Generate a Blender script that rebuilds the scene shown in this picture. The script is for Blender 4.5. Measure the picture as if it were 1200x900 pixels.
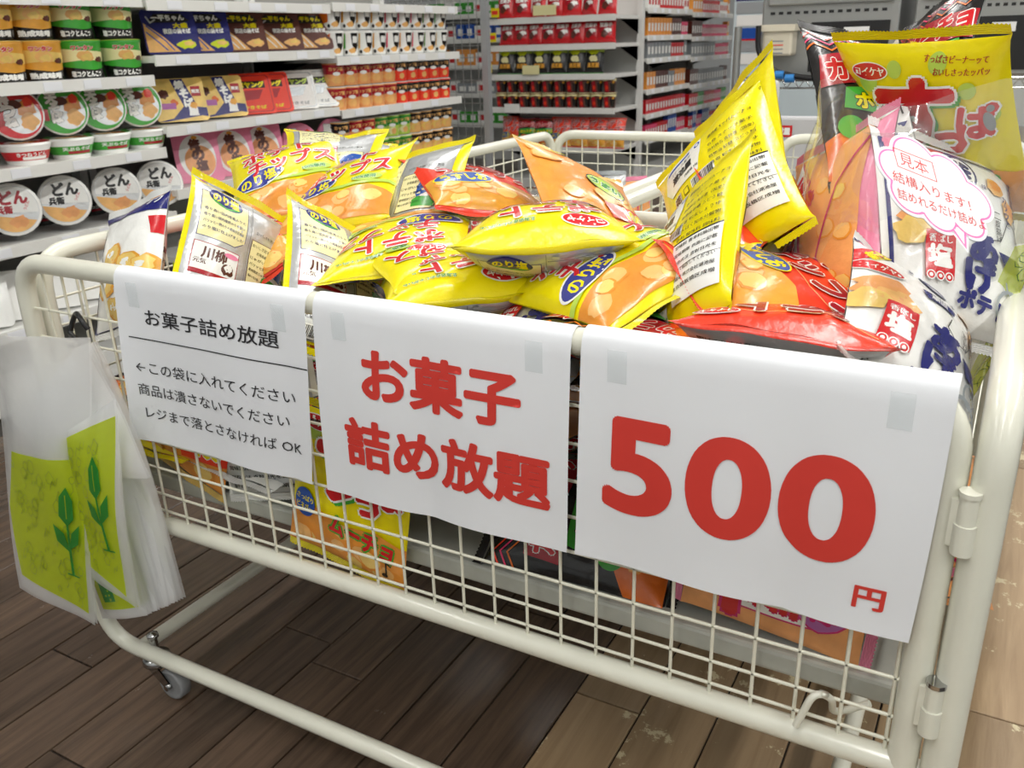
import bpy, bmesh, math, random
import numpy as np
from mathutils import Matrix, Vector
from mathutils.geometry import tessellate_polygon
random.seed(7)
for _o in list(bpy.data.objects): bpy.data.objects.remove(_o)
SC = bpy.context.scene
COL = SC.collection
# ---------------------------------------------------------------- camera
U = 0.04                      # one cell of the cart's wire grid, metres
F0 = -8.4                     # floor level in grid cells (the cart's lower rail is cell 0)
def P(x, y, z): return Vector((x*U, y*U, (z-F0)*U))
FPX = 1030.2
RM = np.array([[0.87411391, 0.4849146, -0.0279768], [0.1529676, -0.32949437, -0.93168362], [-0.46100519, 0.81011807, -0.36219183]])
CC = np.array([23.5376311, -17.2085078, 14.95645348])
cd = bpy.data.cameras.new('camera'); cam = bpy.data.objects.new('camera', cd); COL.objects.link(cam)
cd.sensor_width = 36; cd.lens = FPX/1200*36; cd.clip_start = 0.02; cd.clip_end = 100
_m = Matrix([[RM[0][i], -RM[1][i], -RM[2][i], 0] for i in range(3)] + [[0, 0, 0, 1]])
_m.translation = P(*CC); cam.matrix_world = _m
cd.dof.use_dof = True; cd.dof.focus_distance = 0.98; cd.dof.aperture_fstop = 13
SC.camera = cam
SC.cycles.transparent_max_bounces = 32
def ray(px, py): return RM.T @ np.array([(px-600)/FPX, (py-450)/FPX, 1.0])
def on(px, py, ax, v):
    d = ray(px, py); return CC + d*((v-CC[ax])/d[ax])
def depth(q): return float(RM[2] @ (np.array(q)-CC))
# ---------------------------------------------------------------- exposure, world, lights
SC.view_settings.view_transform = 'Standard'; SC.view_settings.look = 'None'
SC.view_settings.exposure = -0.85; SC.view_settings.gamma = 1.0; SC.view_settings.use_curve_mapping = False
w = bpy.data.worlds.new('world'); SC.world = w; w.use_nodes = True
w.node_tree.nodes['Background'].inputs[0].default_value = (0.9, 0.95, 1.0, 1); w.node_tree.nodes['Background'].inputs[1].default_value = 0.2
CEIL = F0 + 2.75/U
LIGHTS = []
for lx in (-26, 22, 70):
    for ly in (-40, 10, 60, 115, 170):
        if lx == 70 and ly > 100: continue
        ld = bpy.data.lights.new('ceiling_tube', 'AREA'); ld.shape = 'RECTANGLE'; ld.size = 1.5; ld.size_y = 0.16
        ld.energy = 25 if lx < 0 else 40; ld.color = (1.0, 0.985, 0.95)
        lo = bpy.data.objects.new('ceiling_lamp_light', ld); COL.objects.link(lo)
        lo.location = P(lx, ly, CEIL-1.9); lo.rotation_euler = (0, 0, math.pi/2)
        LIGHTS.append((lx, ly))
# ---------------------------------------------------------------- materials
def lin(h):
    h = h.lstrip('#'); c = [int(h[i:i+2], 16)/255 for i in (0, 2, 4)]
    return tuple((v/12.92 if v <= 0.04045 else ((v+0.055)/1.055)**2.4) for v in c) + (1,)
MATS = {}
def mat(key, hexc=None, rough=0.5, metal=0.0, spec=0.5, bump=0, bscale=60, vary=0, coat=0, alpha=1, emit=0, vscale=25):
    if key in MATS: return MATS[key]
    m = bpy.data.materials.new(key); m.use_nodes = True; MATS[key] = m
    nt = m.node_tree; b = nt.nodes['Principled BSDF']; c = lin(hexc)
    b.inputs['Base Color'].default_value = c; b.inputs['Roughness'].default_value = rough
    b.inputs['Metallic'].default_value = metal; b.inputs['Specular IOR Level'].default_value = spec
    b.inputs['Coat Weight'].default_value = coat; b.inputs['Coat Roughness'].default_value = 0.08
    if emit:
        b.inputs['Emission Color'].default_value = c; b.inputs['Emission Strength'].default_value = emit
    tc = nt.nodes.new('ShaderNodeTexCoord')
    if bump:
        n = nt.nodes.new('ShaderNodeTexNoise'); n.inputs['Scale'].default_value = bscale; n.inputs['Detail'].default_value = 3
        bp = nt.nodes.new('ShaderNodeBump'); bp.inputs['Strength'].default_value = bump; bp.inputs['Distance'].default_value = 0.004
        nt.links.new(tc.outputs['Object'], n.inputs['Vector']); nt.links.new(n.outputs[0], bp.inputs['Height']); nt.links.new(bp.outputs[0], b.inputs['Normal'])
    if vary:
        n2 = nt.nodes.new('ShaderNodeTexNoise'); n2.inputs['Scale'].default_value = vscale; n2.inputs['Detail'].default_value = 5
        hs = nt.nodes.new('ShaderNodeMix'); hs.data_type = 'RGBA'; hs.blend_type = 'MULTIPLY'; hs.inputs[0].default_value = 1
        mr = nt.nodes.new('ShaderNodeMapRange'); mr.inputs[1].default_value = 0.3; mr.inputs[2].default_value = 0.7; mr.inputs[3].default_value = 1-vary; mr.inputs[4].default_value = 1+vary*0.4
        nt.links.new(tc.outputs['Object'], n2.inputs['Vector']); nt.links.new(n2.outputs[0], mr.inputs[0])
        hs.inputs[6].default_value = c; nt.links.new(mr.outputs[0], hs.inputs[7]); nt.links.new(hs.outputs[2], b.inputs['Base Color'])
    return m
FC = dict(Y='f3e200', Y2='ead600', R='cf1822', RO='ee3a1e', RD='a80f22', W='f4f4f0', SV='c8cacb', K='151314', NV='1b1f6e', BL='1c4fa8', PB='2b3590', G='3fa535', GL='b9d657', CR='f0e8ae',
          OR='ee9a3c', OL='f6bd72', BR='5b2c22', PK='ee86a8', MG='c9186b', PU='b060a8', GY='8b9094', GS='b4babd', CH='e9a63a', CH2='f4cf72', PE='f2a868', LB='6aa3dc', YG='d6e21a', GD='2f8f2f', PR='e8356a', OD='dd6a1c')
def film(k):
    vary = 0.22 if k in ('CH', 'CH2', 'OR', 'OL', 'PE') else 0
    if k in ('SV', 'GS'): return mat('film_'+k, FC[k], 0.3, 0.55, 0.5, 0.25, 90)
    return mat('film_'+k, FC[k], 0.27, 0.0, 0.5, 0.22, 90, vary, 0.25)
def clearmat(key, hexc, clear=0.75, rough=0.08, gl=0.2, bump=0.5, bscale=40):
    if key in MATS: return MATS[key]
    m = bpy.data.materials.new(key); m.use_nodes = True; MATS[key] = m; nt = m.node_tree; nt.nodes.clear()
    out = nt.nodes.new('ShaderNodeOutputMaterial'); tr = nt.nodes.new('ShaderNodeBsdfTransparent'); tr.inputs[0].default_value = (0.97, 0.98, 0.98, 1)
    df = nt.nodes.new('ShaderNodeBsdfDiffuse'); df.inputs[0].default_value = lin(hexc)
    tl = nt.nodes.new('ShaderNodeBsdfTranslucent'); tl.inputs[0].default_value = lin(hexc)
    g = nt.nodes.new('ShaderNodeBsdfGlossy'); g.inputs['Roughness'].default_value = rough; g.inputs[0].default_value = (1, 1, 1, 1)
    dm = nt.nodes.new('ShaderNodeMixShader'); dm.inputs[0].default_value = 0.45
    m1 = nt.nodes.new('ShaderNodeMixShader'); m1.inputs[0].default_value = 1-clear
    m2 = nt.nodes.new('ShaderNodeMixShader'); fr = nt.nodes.new('ShaderNodeFresnel'); fr.inputs[0].default_value = 1.45
    ad = nt.nodes.new('ShaderNodeMath'); ad.operation = 'MULTIPLY_ADD'; ad.inputs[1].default_value = 1.0; ad.inputs[2].default_value = gl*0.2
    nt.links.new(df.outputs[0], dm.inputs[1]); nt.links.new(tl.outputs[0], dm.inputs[2])
    nt.links.new(tr.outputs[0], m1.inputs[1]); nt.links.new(dm.outputs[0], m1.inputs[2])
    ge = nt.nodes.new('ShaderNodeNewGeometry'); bf = nt.nodes.new('ShaderNodeMath'); bf.operation = 'SUBTRACT'; bf.inputs[0].default_value = 1; m0 = nt.nodes.new('ShaderNodeMath'); m0.operation = 'MULTIPLY'
    nt.links.new(ge.outputs['Backfacing'], bf.inputs[1]); nt.links.new(fr.outputs[0], ad.inputs[0]); nt.links.new(ad.outputs[0], m0.inputs[0]); nt.links.new(bf.outputs[0], m0.inputs[1]); nt.links.new(m0.outputs[0], m2.inputs[0])
    nt.links.new(m1.outputs[0], m2.inputs[1]); nt.links.new(g.outputs[0], m2.inputs[2]); nt.links.new(m2.outputs[0], out.inputs[0])
    if bump:
        tc = nt.nodes.new('ShaderNodeTexCoord'); n = nt.nodes.new('ShaderNodeTexNoise'); n.inputs['Scale'].default_value = bscale; n.inputs['Detail'].default_value = 2
        bp = nt.nodes.new('ShaderNodeBump'); bp.inputs['Strength'].default_value = bump; bp.inputs['Distance'].default_value = 0.005
        nt.links.new(tc.outputs['Object'], n.inputs['Vector']); nt.links.new(n.outputs[0], bp.inputs['Height'])
        nt.links.new(bp.outputs[0], g.inputs['Normal']); nt.links.new(bp.outputs[0], fr.inputs['Normal'])
    return m
M_FRAME = mat('cream_enamel', 'e4e3d4', 0.28, 0, 0.5, 0.05, 30, 0.06, 0.3, vscale=12)
M_WIRE = mat('cream_wire', 'e6e4d2', 0.35)
M_TRAY = mat('tray_board', 'b9bab0', 0.4, 0, 0.5, 0, 1, 0.12)
M_PAPER = mat('sheet_paper', 'eceef2', 0.75, 0, 0.3, 0.1, 14)
M_INKR = mat('ink_red', 'd63a30', 0.6); M_INKK = mat('ink_black', '26262a', 0.6)
M_SHELF = mat('shelf_enamel', 'dcdcd8', 0.35); M_SHELFB = mat('shelf_back_panel', '8d8c88', 0.6)
M_EDGE = mat('price_rail', 'e9e9e4', 0.25); M_STEEL = mat('brushed_steel', 'a4a5a3', 0.36, 0.75, 0.5, 0.06, 50)
M_CHROME = mat('chrome', 'b5b5b5', 0.15, 1.0); M_BLACK = mat('black_plastic', '161618', 0.35); M_RUB = mat('wheel_rubber', '8a8b8c', 0.45)
M_WHITE = mat('white_plastic', 'ecebe8', 0.35); M_CREAM = mat('cream_plastic', 'dcd3be', 0.4); M_WALL = mat('wall_paint', 'dfe3e4', 0.7)
M_DARKP = mat('dark_packs', '3a3a3c', 0.5)
# ---------------------------------------------------------------- object helpers
def tag(o, label=None, cat=None, group=None, kind=None):
    if label: o['label'] = label
    if cat: o['category'] = cat
    if group: o['group'] = group
    if kind: o['kind'] = kind
    return o
def link(name, me, parent=None):
    o = bpy.data.objects.new(name, me); COL.objects.link(o)
    if parent: o.parent = parent
    return o
def empty(name, M=None):
    o = bpy.data.objects.new(name, None); COL.objects.link(o); o.empty_display_size = 0.05
    if M is not None: o.matrix_world = M
    return o
def mesh(name, V, Fs, mats, mi=None, smooth=True, nrm=None):
    me = bpy.data.meshes.new(name); me.from_pydata([tuple(v) for v in V], [], Fs)
    for m in mats: me.materials.append(m)
    if mi is not None: me.polygons.foreach_set('material_index', np.array(mi, dtype=np.int32))
    me.polygons.foreach_set('use_smooth', np.full(len(Fs), smooth, dtype=bool))
    me.update()
    if nrm is not None: me.normals_split_custom_set_from_vertices([tuple(n) for n in nrm])
    return me
class MB:
    def __init__(s): s.V = []; s.F = []; s.I = []; s.M = []; s.S = []
    def mi(s, m):
        if m not in s.M: s.M.append(m)
        return s.M.index(m)
    def add(s, V, F, m, smooth=False):
        o = len(s.V); k = s.mi(m); s.V += [tuple(v) for v in V]
        for f in F: s.F.append(tuple(i+o for i in f)); s.I.append(k); s.S.append(smooth)
    def box(s, a, b, m):
        x0, y0, z0 = [min(a[i], b[i]) for i in range(3)]; x1, y1, z1 = [max(a[i], b[i]) for i in range(3)]
        s.add([(x0,y0,z0),(x1,y0,z0),(x1,y1,z0),(x0,y1,z0),(x0,y0,z1),(x1,y0,z1),(x1,y1,z1),(x0,y1,z1)], [(0,3,2,1),(4,5,6,7),(0,1,5,4),(1,2,6,5),(2,3,7,6),(3,0,4,7)], m)
    def tube(s, pts, r, m, seg=12, caps=True):
        pts = [Vector(p) for p in pts]; n = len(pts); rr = r if isinstance(r, (list, tuple)) else [r]*n
        V = []; F = []; up = None
        for i, p in enumerate(pts):
            t = (pts[min(i+1, n-1)] - pts[max(i-1, 0)]).normalized()
            if up is None:
                a = Vector((0, 0, 1)) if abs(t.z) < 0.9 else Vector((1, 0, 0)); up = (a - t*a.dot(t)).normalized()
            else: up = (up - t*up.dot(t)).normalized()
            b = t.cross(up)
            for k in range(seg):
                c = 2*math.pi*k/seg; V.append(p + (up*math.cos(c) + b*math.sin(c))*rr[i])
        for i in range(n-1):
            for k in range(seg): F.append((i*seg+k, i*seg+(k+1) % seg, (i+1)*seg+(k+1) % seg, (i+1)*seg+k))
        s.add(V, F, m, True)
        if caps:
            s.add(V[:seg], [tuple(range(seg))[::-1]], m); s.add(V[-seg:], [tuple(range(seg))], m)
    def lathe(s, prof, m, seg=24, M=Matrix()):
        V = []; F = []
        for r, z in prof:
            for k in range(seg): a = 2*math.pi*k/seg; V.append(M @ Vector((r*math.cos(a), r*math.sin(a), z)))
        for i in range(len(prof)-1):
            for k in range(seg): F.append((i*seg+k, i*seg+(k+1) % seg, (i+1)*seg+(k+1) % seg, (i+1)*seg+k))
        s.add(V, F, m, True)
    def poly(s, pts, m): s.add(pts, [tuple(range(len(pts)))], m)
    def build(s, name, parent=None):
        me = mesh(name, s.V, s.F, s.M, s.I); me.polygons.foreach_set('use_smooth', np.array(s.S, dtype=bool)); me.update()
        return link(name, me, parent)
def fillet(pts, r, n=7):
    pts = [Vector(p) for p in pts]; out = [pts[0]]
    for i in range(1, len(pts)-1):
        a = (pts[i-1]-pts[i]).normalized(); b = (pts[i+1]-pts[i]).normalized()
        p0 = pts[i]+a*r; p1 = pts[i]+b*r
        for k in range(n+1):
            t = k/n; out.append((1-t)**2*p0 + 2*t*(1-t)*pts[i] + t*t*p1)
    return out + [pts[-1]]
def bevel(o, wd, seg=2):
    m = o.modifiers.new('bevel', 'BEVEL'); m.width = wd; m.segments = seg; m.limit_method = 'ANGLE'; return o
def copy_tree(o, parent=None):
    c = o.copy(); COL.objects.link(c)
    if parent is not None: c.parent = parent
    for ch in list(o.children): copy_tree(ch, c)
    return c
# ---------------------------------------------------------------- flat print: shapes and lettering in millimetres
_TX = {}
def text2d(st, bold=0.0, res=2):
    k = (st, bold, res)
    if k in _TX: return _TX[k]
    cu = bpy.data.curves.new('t', 'FONT'); cu.body = st; cu.offset = bold; cu.resolution_u = res; cu.align_x = 'CENTER'; cu.align_y = 'CENTER'; cu.size = 1
    ob = bpy.data.objects.new('t', cu); COL.objects.link(ob); dg = bpy.context.evaluated_depsgraph_get(); ev = ob.evaluated_get(dg); me = ev.to_mesh()
    n = len(me.vertices); V = np.zeros(n*3); me.vertices.foreach_get('co', V); V = V.reshape(-1, 3)[:, :2].copy()
    Fs = [tuple(p.vertices) for p in me.polygons]
    ev.to_mesh_clear(); bpy.data.objects.remove(ob); bpy.data.curves.remove(cu)
    if n:
        mn = V.min(0); mx = V.max(0); V -= (mn+mx)/2; size = mx-mn
    else: size = np.array([1, 1])
    _TX[k] = (V, Fs, size); return _TX[k]
class Art:
    def __init__(s): s.it = []; s.n = 0
    def _a(s, V, F, c, big, lay=None):
        s.n += 1; s.it.append((np.array(V, float), F, c, big, s.n if lay is None else lay)); return s
    def poly(s, pts, c, lay=None):
        tr = tessellate_polygon([[Vector((p[0], p[1], 0)) for p in pts]])
        F = []
        for t in tr:
            a, b, d = [pts[i] for i in t]
            ar = (b[0]-a[0])*(d[1]-a[1])-(b[1]-a[1])*(d[0]-a[0]); F.append(tuple(t) if ar > 0 else tuple(t)[::-1])
        return s._a(pts, F, c, True, lay)
    def rect(s, x0, y0, x1, y1, c): return s._a([(x0,y0),(x1,y0),(x1,y1),(x0,y1)], [(0,1,2,3)], c, max(abs(x1-x0), abs(y1-y0)) > 6)
    def ell(s, cx, cy, rx, ry, c, rot=0, n=28):
        a = np.linspace(0, 2*math.pi, n, endpoint=False); r = math.radians(rot); x = rx*np.cos(a); y = ry*np.sin(a)
        return s._a(np.c_[cx+x*math.cos(r)-y*math.sin(r), cy+x*math.sin(r)+y*math.cos(r)], [tuple(range(n))], c, max(rx, ry) > 4)
    def line(s, pts, wd, c):
        for (x0, y0), (x1, y1) in zip(pts[:-1], pts[1:]):
            dx, dy = x1-x0, y1-y0; l = math.hypot(dx, dy) or 1; nx, ny = -dy/l*wd/2, dx/l*wd/2; ex, ey = dx/l*wd*.3, dy/l*wd*.3
            s._a([(x0+nx-ex,y0+ny-ey),(x0-nx-ex,y0-ny-ey),(x1-nx+ex,y1-ny+ey),(x1+nx+ex,y1+ny+ey)], [(0,1,2,3)], c, l > 6)
            s.n -= 1
        s.n += 1; return s
    def text(s, st, cx, cy, h, c, bold=0.0, rot=0, sx=1.0, wd=None, res=2, out=None, outw=0.05, slant=0, fine=False):
        V, Fs, size = text2d(st, 0, res)
        if not len(V): return s
        k = h/max(size[1], 0.3) if not wd else wd/size[0]
        ky = k if not (wd and h) else h/max(size[1], 0.3); r = math.radians(rot)
        sn = s.n
        for bb, cc in (([(bold+outw, out)] if out else []) + [(bold, c)]):
            # a heavier stroke: the same glyph laid down again around a small circle
            nc = 1 if bb < .003 else (3 if h < 9 else 8 if not fine else 14); L0 = s.n+1 if (out is None or cc == out) else s.n+4
            for q in range(nc):
                t = 2*math.pi*q/nc; ox, oy = (bb*math.cos(t), bb*math.sin(t)) if nc > 1 else (0, 0)
                if nc == 3: ox, oy = (q-1)*bb, 0
                X = (V[:, 0]+ox)*k*(sx if not wd else 1); Y = (V[:, 1]+oy)*ky; X = X+Y*slant
                s._a(np.c_[cx+X*math.cos(r)-Y*math.sin(r), cy+X*math.sin(r)+Y*math.cos(r)], Fs, cc, h > 9, L0+q*.06); s.n = sn
        s.n = sn+1
        return s
    def blob(s, cx, cy, r, c, seed, n=16, j=0.25, sq=1):
        rg = random.Random(seed); a = [2*math.pi*i/n for i in range(n)]
        return s._a([(cx+r*(1+rg.uniform(-j, j))*math.cos(t), cy+r*sq*(1+rg.uniform(-j, j))*math.sin(t)) for t in a], [tuple(range(n))], c, r > 4)
    def compile(s, cell=6.0):
        if getattr(s, 'c', None): return s.c
        bm = bmesh.new(); lay = bm.verts.layers.float.new('l'); keys = []
        def put(it):
            V, F, c, big, l = it
            if c not in keys: keys.append(c)
            vs = []
            for p in V:
                v = bm.verts.new((p[0], p[1], 0)); v[lay] = l; vs.append(v)
            for f in F:
                try: bm.faces.new([vs[i] for i in f]).material_index = keys.index(c)
                except Exception: pass
        for it in s.it:
            if it[3]: put(it)
        if len(bm.verts):
            xs = [v.co.x for v in bm.verts]; ys = [v.co.y for v in bm.verts]
            for ax, lo, hi in ((0, min(xs), max(xs)), (1, min(ys), max(ys))):
                k = math.floor(lo/cell)+1
                while k*cell < hi:
                    no = (1, 0, 0) if ax == 0 else (0, 1, 0)
                    band = [f for f in bm.faces if min(v.co[ax] for v in f.verts) < k*cell-1e-4 and max(v.co[ax] for v in f.verts) > k*cell+1e-4]
                    if band:
                        g = set(band)
                        for f in band: g.update(f.edges); g.update(f.verts)
                        bmesh.ops.bisect_plane(bm, geom=list(g), plane_co=Vector(no)*(k*cell), plane_no=no, dist=1e-5)
                    k += 1
        for it in s.it:
            if not it[3]: put(it)
        bm.verts.index_update()
        V = np.array([(v.co.x, v.co.y) for v in bm.verts]); L = np.array([v[lay] for v in bm.verts])
        Fs = [tuple(v.index for v in f.verts) for f in bm.faces]; I = [f.material_index for f in bm.faces]; bm.free()
        s.c = (V, L, Fs, I, keys); return s.c
class Surf:      # sampled surface: regular parameter grid in mm -> points and normals in metres
    def __init__(s, S, T, G):
        s.S, s.T, s.G = S, T, G
        du = np.gradient(G, axis=0); dv = np.gradient(G, axis=1); n = np.cross(du, dv); s.N = n/np.maximum(np.linalg.norm(n, axis=2, keepdims=True), 1e-12)
    def ev(s, x, y):
        fx = np.clip((x-s.S[0])/(s.S[1]-s.S[0]), 0, len(s.S)-1.0001); fy = np.clip((y-s.T[0])/(s.T[1]-s.T[0]), 0, len(s.T)-1.0001)
        i = fx.astype(int); j = fy.astype(int); a = (fx-i)[:, None]; b = (fy-j)[:, None]; r = []
        for A in (s.G, s.N):
            p00, p10, p01, p11 = A[i, j], A[i+1, j], A[i, j+1], A[i+1, j+1]
            up = p00 + (p11-p01)*a + (p01-p00)*b; lo = p00 + (p10-p00)*a + (p11-p10)*b
            r.append(np.where(a > b, lo, up))
        n = r[1]/np.maximum(np.linalg.norm(r[1], axis=1, keepdims=True), 1e-9); return r[0], n
def wrap(surfs, arts, getm, name, base, parent, eps=0.0008, step=0.00004, basemesh=None):
    """base = (V, F, N, matkeys) body mesh; arts printed on the surfs"""
    V, Fs, N, I, keys = base; V = list(V); Fs = list(Fs); N = list(N); I = list(I); keys = list(keys)
    for sf, art in zip(surfs, arts):
        if art is None: continue
        v2, L, f2, i2, k2 = art.compile()
        if not len(v2): continue
        p, n = sf.ev(v2[:, 0], v2[:, 1]); p = p + n*(eps+step*L)[:, None]; o = len(V)
        V += list(p); N += list(n); mp = []
        for k in k2:
            if k not in keys: keys.append(k)
            mp.append(keys.index(k))
        Fs += [tuple(q+o for q in f) for f in f2]; I += [mp[i] for i in i2]
    return link(name, mesh(name, V, Fs, [getm(k) for k in keys], I, True, N), parent)
# ---------------------------------------------------------------- snack pouch
def make_pouch(name, W, H, T, seed, front, back, cf, cb, cs, bend=(0, 0, 0), crump=1.0, seal=11, cell=6.0, csb=None, M=None, fin=True, cut=None):
    rg = np.random.RandomState(seed); ns = int(W/cell)+1; nt = int((H-2*seal)/cell)+1
    S = np.linspace(-W/2, W/2, ns); T_ = np.linspace(-(H/2-seal), H/2-seal, nt); s, t = np.meshgrid(S, T_, indexing='ij'); HB = H/2-seal
    f = np.maximum(1-np.abs(2*s/W)**2.4, 0)**0.62; g = np.maximum(1-np.abs(t/HB)**2.6, 0)**0.6; hb = f*g
    ph = rg.uniform(0, 6.28, 8)
    def bendz(s, t):
        z = bend[0]*(2*s/W)**2 + bend[1]*(2*t/H)**2 + bend[2]*(2*s/W)*(2*t/H)
        z = z + 2.6*crump*np.sin(2*math.pi*s/W*1.3+ph[0])*np.abs(2*t/H)**5 + 1.2*crump*np.sin(2*math.pi*s/W*3.1+ph[1])*np.abs(2*t/H)**8
        return z
    def wr(s, t, k):
        d = np.zeros_like(s)
        for q in range(9):
            a = rg.uniform(0, math.pi); cx = rg.uniform(-W*.4, W*.4); cy = rg.uniform(-H*.4, H*.4); wdt = rg.uniform(6, 13); ln = rg.uniform(25, 70); am = rg.uniform(-2.6, 2.2)*crump
            u = (s-cx)*math.cos(a)+(t-cy)*math.sin(a); v = -(s-cx)*math.sin(a)+(t-cy)*math.cos(a)
            d += am*np.exp(-np.abs(v)/wdt*1.2)*np.exp(-(u/ln)**2)
        e = np.exp(-(HB-np.abs(t))/22)
        d += e*crump*1.7*np.sin(s/ (7+2*rg.rand()) + ph[2+k]) * (0.6+0.4*np.sin(s/31+ph[4]))
        d += crump*0.8*np.sin(s/17+t/23+ph[5])+crump*0.7*np.sin(s/29-t/13+ph[6])
        return d
    xs = s*(1-0.10*g*T/60) ; yt = t*(1-0.05*f*T/60)
    def side(sg, k):
        z = sg*(T/2*hb + wr(s, t, k)*np.minimum(1, hb*1.6)) + bendz(s, t)
        return np.stack([xs, yt, z], -1)/1000
    A = side(1, 0); B = side(-1, 1)
    sfA = Surf(S, T_, A); Bm = B[::-1]; sfB = Surf(S, T_, Bm)
    idA = np.arange(ns*nt).reshape(ns, nt); idB = idA.copy(); c = ns*nt
    V = [A[i, j] for i in range(ns) for j in range(nt)]; N = [sfA.N[i, j] for i in range(ns) for j in range(nt)]
    NB = sfB.N[::-1]
    for i in range(1, ns-1):
        for j in range(1, nt-1): idB[i, j] = c; c += 1; V.append(B[i, j]); N.append(NB[i, j])
    # rim vertices take a sideways normal
    Fs = []; I = []
    for i in range(ns-1):
        for j in range(nt-1):
            a, b, d, e = idA[i, j], idA[i+1, j], idA[i+1, j+1], idA[i, j+1]; Fs += [(a, b, d), (a, d, e)]; I += [0, 0]
            a, b, d, e = idB[i, j], idB[i+1, j], idB[i+1, j+1], idB[i, j+1]; Fs += [(a, e, b), (b, e, d)]; I += [1, 1]
    root = empty(name, M)
    ob = wrap([sfA, sfB], [front, back], film, 'pouch', (V, Fs, N, I, [cf, cb]), root, eps=.0009 if cell < 8 else .0014)
    # crimped seals with toothed edges
    n = max(12, int(W/2.2)); xs2 = np.linspace(-W/2, W/2, n+1)
    for sg in (1, -1):
        rows = [HB*0.995, HB+seal*.35, HB+seal*.7, H/2]; V = []; Fs = []; N = []
        for r, ty in enumerate(rows):
            tt = np.full(n+1, ty*1.0)
            if r == 3: tt = tt - 1.6*(np.arange(n+1) % 2)
            z = bendz(xs2, sg*tt*1.0)
            xk = np.interp(xs2, S, xs[:, -1]) if True else xs2
            tk = tt if r else np.full(n+1, HB)*1.0
            for q in range(n+1): V.append((xk[q]/1000, sg*tk[q]/1000, z[q]/1000))
        for r in range(3):
            for q in range(n):
                a = r*(n+1)+q; fc = (a, a+1, a+n+2, a+n+1); Fs.append(fc if sg > 0 else fc[::-1])
        link('seal', mesh('seal', V, Fs, [sealmat(cs)]), root)
    if fin:
        V = []; Fs = []; m = nt
        for j in range(1, nt-1):
            p, nn = sfB.ev(np.array([W*0.03, W*0.03+8]), np.array([T_[j], T_[j]]))
            V += [tuple(p[0]+nn[0]*0.0016), tuple(p[1]+nn[1]*0.0026)]
        for j in range(nt-3): Fs.append((2*j, 2*j+1, 2*j+3, 2*j+2))
        link('back_seam', mesh('back_seam', V, Fs, [film(csb or cb)]), root)
    return root
def sealmat(k):
    key = 'seal_'+k
    if key in MATS: return MATS[key]
    m = film(k).copy(); m.name = key; MATS[key] = m; nt = m.node_tree; b = nt.nodes['Principled BSDF']
    wv = nt.nodes.new('ShaderNodeTexWave'); wv.bands_direction = 'Y'; wv.inputs['Scale'].default_value = 160; wv.inputs['Distortion'].default_value = 0
    tc = nt.nodes.new('ShaderNodeTexCoord'); bp = nt.nodes.new('ShaderNodeBump'); bp.inputs['Strength'].default_value = 0.8; bp.inputs['Distance'].default_value = 0.001
    nt.links.new(tc.outputs['Object'], wv.inputs['Vector']); nt.links.new(wv.outputs[1], bp.inputs['Height']); nt.links.new(bp.outputs[0], b.inputs['Normal'])
    return m
def frame(px, py, Yc, u, v, sv, W, H):
    """matrix of a pouch: centre seen at (px,py) on depth plane Yc; u, v = its width and height as seen, in pixels"""
    c = on(px, py, 1, Yc); d = depth(c)*U; k = d/FPX
    xn, yn = (px-600)/FPX, (py-450)/FPX
    if u[0]*v[1]-u[1]*v[0] > 0: print('BAG FACES AWAY', px, py)
    def up(q, L, sg):       # vector of length L that shows as q pixels; sg picks the end that is farther away
        A_ = xn*xn+yn*yn+1; B_ = 2*k*(q[0]*xn+q[1]*yn); C_ = k*k*(q[0]**2+q[1]**2)-L*L; D_ = B_*B_-4*A_*C_
        dd = (-B_+sg*math.sqrt(max(D_, 0)))/(2*A_)
        w_ = RM.T @ np.array([q[0]*k+xn*dd, q[1]*k+yn*dd, dd]); return w_/np.linalg.norm(w_)
    b = up(v, H/1000, sv); a = min((up(u, W/1000, g) for g in (1, -1)), key=lambda w_: abs(float(w_ @ b)))
    m = a+b; nn = a-b; m /= np.linalg.norm(m); nn /= np.linalg.norm(nn); a = (m+nn)/math.sqrt(2); b = (m-nn)/math.sqrt(2); n = np.cross(a, b)
    M = Matrix([[a[i], b[i], n[i], 0] for i in range(3)]+[[0, 0, 0, 1]]); M.translation = P(*c); return M
# ---------------------------------------------------------------- printed faces (millimetres, centre origin)
def lines(a, rows, x, y, wd, h, gap, c):
    for i, r in enumerate(rows):
        a.text(r, x, y-i*gap, h, c, 0.012, wd=wd if len(r) > 5 else wd*len(r)/9, res=1)
def barcode(a, x, y, wd, h, seed=3):
    a.rect(x, y, x+wd, y+h, 'W'); rg = random.Random(seed); q = x+1.5
    while q < x+wd-2: b = rg.choice((.5, .8, 1.2)); a.rect(q, y+1.5, q+b, y+h-1.5, 'K'); q += b+rg.choice((.6, .9, 1.3))
def crisps(a, x0, x1, y0, y1, n, seed, r=15):
    rg = random.Random(seed)
    for i in range(n):
        x, y = rg.uniform(x0, x1), rg.uniform(y0, y1); k = rg.uniform(.7, 1.1)*r
        a.blob(x, y, k, 'OR', seed*50+i, j=.1, sq=.8); a.blob(x-1, y+1, k*.86, 'CH2' if i % 2 else 'OL', seed*50+i, j=.1, sq=.8)
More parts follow.
